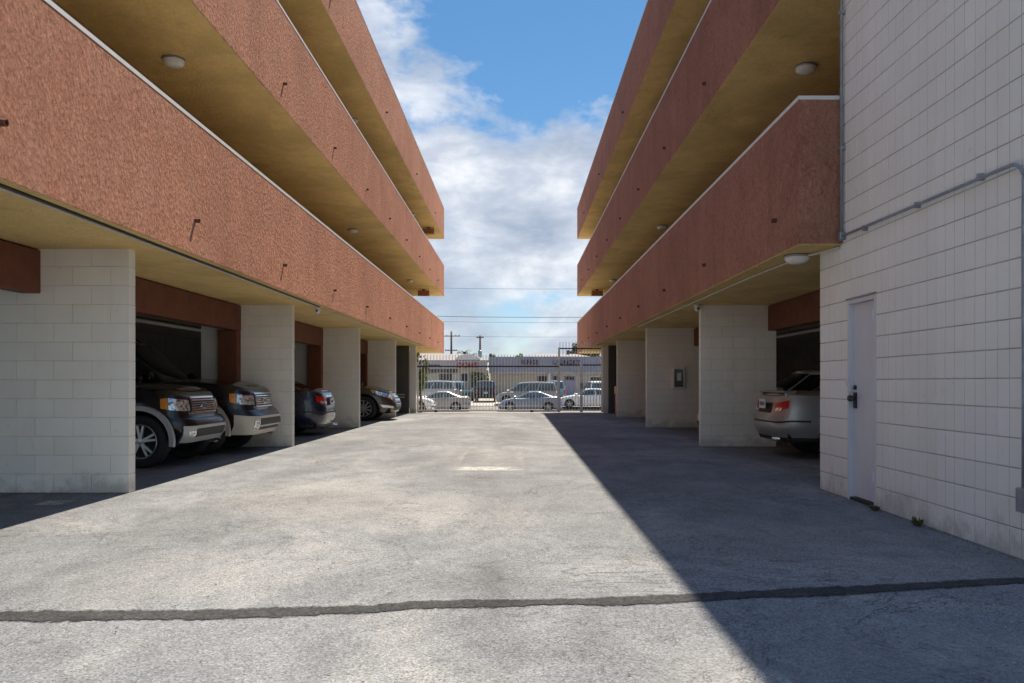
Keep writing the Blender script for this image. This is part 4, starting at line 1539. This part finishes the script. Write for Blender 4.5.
t = thing('pedestrian_gate', 'tall pedestrian gate panel of pale pickets beside the right end post', 'gate', (2.5, GY + 0.12, 0))
pk2 = MB().box(-0.011, 0.011, -0.011, 0.011, 0.07, 2.80).mesh('picket', M['gate_paint'])
xx = -0.83
while xx < 0.84:
    inst('picket', pk2, t, (xx, 0, 0))
    xx += 0.122
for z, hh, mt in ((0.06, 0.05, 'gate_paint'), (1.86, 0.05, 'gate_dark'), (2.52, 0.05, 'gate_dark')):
    MB().box(-0.86, 0.86, -0.03, -0.0115, z, z + hh).build('rail', M[mt], t)
for px, w, h in ((-0.87, 0.07, 2.58), (0.02, 0.11, 1.92), (0.83, 0.05, 2.58)):
    MB().box(px - w / 2, px + w / 2, -0.08, -0.031, 0, h).build('gate_post', M['gate_paint'], t)
MB().box(-0.03, 0.09, -0.14, -0.081, 0.95, 1.15).build('lock_box', M['grey_metal'], t)

# ------------------------------------------------------------------ buildings across the street
simple('mansard_lilac', (0.34, 0.325, 0.35), 0.6, 0.1, var=0.12, scale=1.2)
simple('seam_lilac', (0.28, 0.26, 0.29), 0.6)
simple('pale_roof', (0.25, 0.235, 0.24), 0.8, var=0.15, scale=2)
simple('shop_wall', (0.46, 0.42, 0.36), 0.85, var=0.12, scale=1.5)
simple('shop_white', (0.6, 0.59, 0.59), 0.7)
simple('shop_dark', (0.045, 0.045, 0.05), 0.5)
simple('shutter_beige', (0.42, 0.39, 0.31), 0.6)
simple('door_lilac', (0.30, 0.28, 0.40), 0.6)
simple('sign_red', (0.32, 0.02, 0.03), 0.6)
simple('sign_dark', (0.03, 0.012, 0.03), 0.6)
simple('shop_glass', (0.03, 0.04, 0.05), 0.1)


def text_part(body, size, loc, mat, parent, name='lettering'):
    cu = bpy.data.curves.new(name, 'FONT')
    cu.body = body
    cu.size = size
    cu.extrude = 0.03
    cu.offset = size * 0.035
    cu.align_x = 'CENTER'
    o = bpy.data.objects.new(name, cu)
    C.objects.link(o)
    dg = bpy.context.evaluated_depsgraph_get()
    me = bpy.data.meshes.new_from_object(o.evaluated_get(dg))
    bpy.data.objects.remove(o)
    me.name = name
    me.materials.clear()
    me.materials.append(M[mat])
    q = inst(name, me, parent, loc, (R(90), 0, 0))
    return q


gb = -0.34
t = thing('shop_building', 'low shop with lilac ribbed mansard roof and dark wall lettering', 'building', (5.0, 82, gb))
def sp(mb, name, mat, parent=None, **kw):
    return mb.build(name, M[mat], parent or t, **kw)
# local coordinates: front at y = 0, x from -7.9 to 12
sp(MB().box(-7.9, 12, 0.0, 9, 0, 2.6), 'wall', 'shop_wall')
m = MB()
prof = [(-0.7, 2.45), (-0.7, 2.60), (0.15, 4.22), (0.4, 4.22), (0.4, 2.45)]
for x in (-8.0, 4.2):
    m.v += [(x, y, z) for y, z in prof]
m.f = [(i, (i + 1) % 5, 5 + (i + 1) % 5, 5 + i) for i in range(5)] + [(0, 1, 2, 3, 4), (5, 6, 7, 8, 9)]
mans = sp(m, 'mansard_roof', 'mansard_lilac')
seam_me = None
for i in range(41):
    x = -7.9 + i * 0.30
    if seam_me is None:
        q = MB()
        for xx in (-0.02, 0.02):
            q.v += [(xx, -0.72, 2.60), (xx, -0.77, 2.60), (xx, 0.10, 4.24), (xx, 0.15, 4.23)]
        q.f = [(0, 1, 2, 3), (4, 7, 6, 5), (0, 4, 5, 1), (1, 5, 6, 2), (2, 6, 7, 3), (3, 7, 4, 0)]
        seam_me = q.mesh('seam', M['seam_lilac'])
    inst('seam', seam_me, mans, (x, 0, 0))
sp(MB().box(4.25, 12, -0.4, 0.4, 2.75, 4.35), 'white_fascia', 'shop_white')
m = MB()
m.add([(-4.2, 0.3, 4.25), (2.6, 0.3, 4.25), (1.2, 3.0, 4.62), (-2.9, 3.0, 4.62), (2.6, 6, 4.25), (-4.2, 6, 4.25)], [(0, 1, 2, 3), (3, 2, 4, 5), (1, 4, 2), (0, 3, 5)])
sp(m, 'rear_roof', 'pale_roof')
sp(MB().tube([(0.4, 2.6, 4.5), (0.4, 2.6, 5.0)], 0.16, 8), 'roof_vent', 'shop_dark')
sh = sp(MB().box(-7.0, -3.2, -0.06, -0.002, 0.2, 2.3), 'shutter', 'shutter_beige')
for i in range(14):
    MB().box(-7.0, -3.2, -0.085, -0.061, 0.25 + i * 0.145, 0.30 + i * 0.145).build('slat', M['shop_wall'], sh)
for x0, x1 in ((-3.05, -1.95), (-1.45, -0.75)):
    w = sp(MB().box(x0, x1, -0.05, -0.002, 0.9, 2.25), 'window', 'shop_white')
    MB().box(x0 + 0.06, x1 - 0.06, -0.07, -0.051, 0.96, 2.2).build('pane', M['shop_glass'], w)
sp(MB().box(-1.85, -1.6, -0.62, -0.4, 0, 2.44), 'porch_post', 'shop_white')
d = sp(MB().box(-0.2, 0.95, -0.05, -0.002, 0.0, 2.2), 'door', 'door_lilac')
MB().box(-0.1, 0.85, -0.06, -0.051, 1.8, 2.15).build('door_light', M['shop_glass'], d)
d = sp(MB().box(2.4, 5.2, -0.05, -0.002, 0.6, 2.2), 'window', 'shop_white')
MB().box(2.5, 5.1, -0.07, -0.051, 0.7, 2.1).build('pane', M['shop_glass'], d)
tx = text_part('KINGS', 0.62, (-3.75, -0.62, 3.42), 'sign_dark', t)
text_part('LAUNDRY', 0.62, (0.0, -0.62, 3.42), 'sign_dark', t)

t = thing('shop_building', 'low shop with pale hipped roof and red sign lettering', 'building', (-6.4, 80, gb))
sp(MB().box(-6.5, 3.1, 0.0, 8, 0, 2.9), 'wall', 'shop_wall')
m = MB()
m.add([(-6.9, -0.5, 3.78), (3.4, -0.5, 3.78), (3.4, 8.4, 3.78), (-6.9, 8.4, 3.78), (-4.0, 3.5, 4.55), (1.4, 3.5, 4.55)], [(0, 1, 5, 4), (1, 2, 5), (2, 3, 4, 5), (3, 0, 4), (0, 3, 2, 1)])
sp(m, 'roof', 'pale_roof')
fa = sp(MB().box(-6.8, 3.3, -0.45, -0.05, 2.9, 3.75), 'fascia', 'mansard_lilac')
sp(MB().box(-6.6, 0.2, -0.35, -0.05, 2.55, 2.88), 'soffit_shadow', 'shop_dark')  # dark strip painted in for the shadow under the fascia
sp(MB().box(-6.2, -1.9, -0.05, -0.002, 0.3, 2.5), 'shutter', 'shutter_beige')
for x0, x1 in ((-1.7, -0.2), (0.5, 1.4)):
    w = sp(MB().box(x0, x1, -0.05, -0.002, 0.6, 2.5), 'window', 'shop_white')
    MB().box(x0 + 0.06, x1 - 0.06, -0.07, -0.051, 0.66, 2.44).build('pane', M['shop_glass'], w)
sp(MB().box(1.5, 2.9, -0.05, -0.002, 0.0, 2.5), 'opening', 'shop_dark')
text_part("DON'S", 0.72, (1.3, -0.49, 3.02), 'sign_red', t)
# arched sign board above the lettering
m = MB()
n = 14
for y in (-0.42, -0.30):
    for i in range(n + 1):
        a = math.pi * i / n
        m.v.append((1.3 + 1.25 * math.cos(a), y, 3.78 + 0.62 * math.sin(a)))
m.f = [tuple(range(n + 1)), tuple(range(2 * n + 1, n, -1))] + [(i, i + 1, n + 2 + i, n + 1 + i) for i in range(n)] + [(n, 0, n + 1, 2 * n + 1)]
sp(m, 'sign_arch', 'shop_white')
for i in range(9):
    sp(MB().box(-5.4 + i * 0.18, -5.28 + i * 0.18, -0.49, -0.451, 3.3, 3.55), 'lettering', 'sign_red')
for i in range(9):
    sp(MB().box(-2.9 + i * 0.16, -2.80 + i * 0.16, -0.49, -0.451, 3.2, 3.34), 'lettering', 'sign_dark')

# ------------------------------------------------------------------ vegetation
simple('leaf_bright', (0.15, 0.20, 0.035), 0.6, var=0.4, scale=9)
simple('leaf_dark', (0.045, 0.075, 0.025), 0.65, var=0.4, scale=5)
simple('leaf_olive', (0.075, 0.095, 0.035), 0.65, var=0.4, scale=5)
simple('bark', (0.12, 0.09, 0.065), 0.9, var=0.3, scale=12)
simple('pole_wood', (0.11, 0.085, 0.07), 0.9, var=0.2, scale=4)


def leaf_cloud(rng, centre, rad, n, size):
    m = MB()
    cx, cy, cz = centre
    clumps = [(rng.gauss(0, .45), rng.gauss(0, .45), rng.gauss(0, .45), rng.uniform(.3, .55)) for _ in range(12)]
    for _ in range(n):
        c = rng.choice(clumps)
        d = Vector((rng.gauss(0, 1), rng.gauss(0, 1), rng.gauss(0, 1))).normalized() * (rng.random() ** 0.4) * c[3]
        p = Vector((cx + (c[0] + d.x) * rad[0], cy + (c[1] + d.y) * rad[1], cz + (c[2] + d.z) * rad[2]))
        a = Vector((rng.gauss(0, 1), rng.gauss(0, 1), rng.gauss(0, 1))).normalized()
        b = a.cross(Vector((rng.gauss(0, 1), rng.gauss(0, 1), rng.gauss(0, 1)))).normalized()
        s = size * rng.uniform(.6, 1.3)
        m.add([p - a * s, p + b * s * .5, p + a * s, p - b * s * .5], [(0, 1, 2, 3)])
    return m


def tree(name, label, cat, loc, h_trunk, rad, n, size, mat, seed, group=None):
    rng = random.Random(seed)
    t = thing(name, label, cat, loc, 0, group)
    trunk = MB().tube([(0, 0, -0.05), (0.05, 0, h_trunk * .5), (0, 0.04, h_trunk)], [0.06 + h_trunk * .04, 0.05 + h_trunk * .03, 0.03 + h_trunk * .02], 8)
    for i in range(5):
        a = rng.uniform(0, 6.28)
        trunk.tube([(0, 0, h_trunk * .8), (math.cos(a) * rad[0] * .55, math.sin(a) * rad[1] * .55, h_trunk + rad[2] * rng.uniform(.3, .9))], [0.03 + h_trunk * .015, 0.015], 6)
    trunk.build('trunk', M['bark'], t, smooth=True)
    leaf_cloud(rng, (0, 0, h_trunk + rad[2] * .7), rad, n, size).build('crown', M[mat], t)
    return t


tree('shrub', 'bright green shrub beside the left end post behind the gate', 'shrub', (-4.72, 38.0, gz(38)), 1.0, (0.45, 0.45, 1.25), 1600, 0.08, 'leaf_bright', 3)
tree('street_tree', 'small dark tree in front of the dark shop opening', 'tree', (-3.95, 78.5, gz(78)), 1.1, (0.75, 0.6, 1.1), 700, 0.16, 'leaf_olive', 5)
tree('far_tree', 'round green tree top above the lilac mansard roof', 'tree', (0.0, 118, gz(118)), 3.4, (1.9, 1.6, 1.1), 900, 0.25, 'leaf_bright', 6)
tree('far_tree', 'leafy tree behind the top of the pedestrian gate', 'tree', (8.4, 100, gz(100)), 4.3, (1.8, 1.6, 1.5), 1100, 0.26, 'leaf_olive', 8)
tree('far_tree', 'dark tree behind the left shop roof beside the utility pole', 'tree', (-8.6, 125, gz(125)), 3.2, (2.4, 1.6, 1.3), 900, 0.3, 'leaf_dark', 9)


def palm(loc, h, crown_r, label, seed, skirt=False):
    rng = random.Random(seed)
    t = thing('palm_tree', label, 'palm', loc, 0, 'palms beyond the shops')
    MB().tube([(0, 0, -0.05), (0.1, 0, h * .5), (0.0, 0, h)], [0.28, 0.2, 0.18], 8).build('trunk', M['bark'], t, smooth=True)
    if skirt:
        leaf_cloud(rng, (0, 0, h - 0.9), (0.62, 0.62, 1.25), 900, 0.16).build('dead_skirt', M['leaf_olive'], t)
    cr = MB()
    for i in range(20):
        a = rng.uniform(0, 6.28)
        el = rng.uniform(-0.5, 1.1)
        pts = []
        for k in range(6):
            f = k / 5
            r = crown_r * f * math.cos(el * (1 - f))
            z = h + crown_r * f * math.sin(el) - crown_r * 0.55 * f * f
            pts.append(Vector((math.cos(a) * r, math.sin(a) * r, z)))
        sd = Vector((-math.sin(a), math.cos(a), 0))
        for k in range(5):
            for sg in (1, -1):
                w = crown_r * 0.16
                cr.add([pts[k], pts[k + 1], pts[k + 1] + sd * sg * w - Vector((0, 0, w * .5))], [(0, 1, 2)])
    cr.build('crown', M['leaf_dark'], t)


palm((-3.55, 108, gz(108)), 5.1, 0.55, 'stubby palm with thick shaggy trunk between the two shop roofs', 4, True)
palm((-9.2, 135, gz(135)), 6.7, 1.3, 'distant palm just right of the utility pole with two crossarms', 11)
palm((-8.3, 140, gz(140)), 6.4, 1.1, 'distant smaller palm, right one of the pair behind the left shop', 12)

# ------------------------------------------------------------------ utility poles and wires
def pole(x, y, h, label, arms):
    t = thing('utility_pole', label, 'pole', (x, y, gz(y)), 0, 'utility poles beyond the shops')
    MB().tube([(0, 0, -0.1), (0, 0, h)], [0.20, 0.13], 10).build('shaft', M['pole_wood'], t, smooth=True)
    for z, w in arms:
        ar = MB().box(-w, w, -0.22, -0.14, z - 0.06, z + 0.06).build('crossarm', M['pole_wood'], t)
        for xx in (-w * .9, -w * .5, w * .5, w * .9):
            MB().tube([(xx, -0.18, z + 0.06), (xx, -0.18, z + 0.20)], 0.05, 6).build('insulator', M['grey_metal'], ar)
    return t


pole(-9.75, 115, 9.0, 'wooden utility pole with two crossarms beside the left balcony end', [(8.3, 1.3), (6.2, 0.9)])
pole(-5.3, 110, 8.1, 'wooden utility pole with a transformer above the red lettered shop', [(7.8, 0.5)])
t = [o for o in C.objects if o.name.startswith('utility_pole')][-1]
MB().lathe([(0, 5.1), (0.26, 5.1), (0.28, 5.2), (0.28, 5.9), (0.2, 6.0), (0, 6.0)], 'z', (0.0, -0.36, 0), 14).build('transformer', M['grey_metal'], t, smooth=True)
for i, (yp, yy, r, lab) in enumerate(((289, 76, 0.014, 'highest thin power line crossing the sky between the balconies'),
                                 (317.3, 76, 0.024, 'thickest power line crossing the sky between the balconies'),
                                 (322.5, 76.4, 0.013, 'thin power line just under the thickest one'),
                                 (337, 76, 0.012, 'lowest faint power line above the shop roofs'))):
    z = CAM_H + (382.5 - yp) * yy / FPX
    path = [(x, yy, z + 0.0009 * (x - 3) ** 2 - 0.01) for x in range(-40, 47, 6)]
    o = MB().tube(path, r, 6).build('power_line', M['cable_black'], smooth=True)
    tag(o, lab, 'power line', 'power lines over the street')
# farther houses and hedges closing the view under the roofs
for (x0, x1, y, h, mat, lab) in ((-40, -14, 84, 4.6, 'shop_wall', 'plain beige building far left behind the carport'), (18, 44, 84, 5.0, 'shop_white', 'plain white building far right behind the carport')):
    t = thing('far_building', lab, 'building', ((x0 + x1) / 2, y, gb))
    w = (x1 - x0) / 2
    MB().box(-w, w, 0, 9, 0, h).build('wall', M[mat], t)
    MB().box(-w - .2, w + .2, -.2, 9.2, h + .001, h + .3).build('roof', M['pale_roof'], t)
    for i in range(5):
        xx = -w + 2 + i * (2 * w - 4) / 4
        q = MB().box(xx - .7, xx + .7, -.06, -.002, 1, 2.4).build('window', M['shop_white'], t)
        MB().box(xx - .62, xx + .62, -.08, -.061, 1.08, 2.32).build('pane', M['shop_glass'], q)

# ------------------------------------------------------------------ grit and leaf litter along the wall feet
simple('litter_brown', (0.16, 0.12, 0.07), 0.9, var=0.5, scale=40)
rng = random.Random(21)
gm = MB()
for i in range(900):
    if i % 3 == 0:
        x, y = XW - abs(rng.gauss(0, 0.07)) - 0.01, rng.uniform(3.5, 8.7)
    elif i % 3 == 1:
        x, y = rng.uniform(-5.8, -4.2), 8.45 - abs(rng.gauss(0, 0.06))
    else:
        x, y = rng.uniform(-4.4, 3.3), rng.uniform(2.8, 9.0)
        if rng.random() < 0.6:
            continue
    s = rng.uniform(0.003, 0.011)
    a = rng.uniform(0, 6.28)
    dx, dy = math.cos(a) * s, math.sin(a) * s
    h = rng.uniform(0.002, 0.007)
    gm.add([(x - dx, y - dy, 0.006), (x + dy * .6, y - dx * .6, 0.006), (x + dx, y + dy, 0.006), (x - dy * .6, y + dx * .6, 0.006), (x, y, 0.006 + h)], [(0, 1, 4), (1, 2, 4), (2, 3, 4), (3, 0, 4)])
tag(gm.build('grit', M['litter_brown']), 'brown grit and leaf litter along the wall feet', 'grit', kind='stuff')
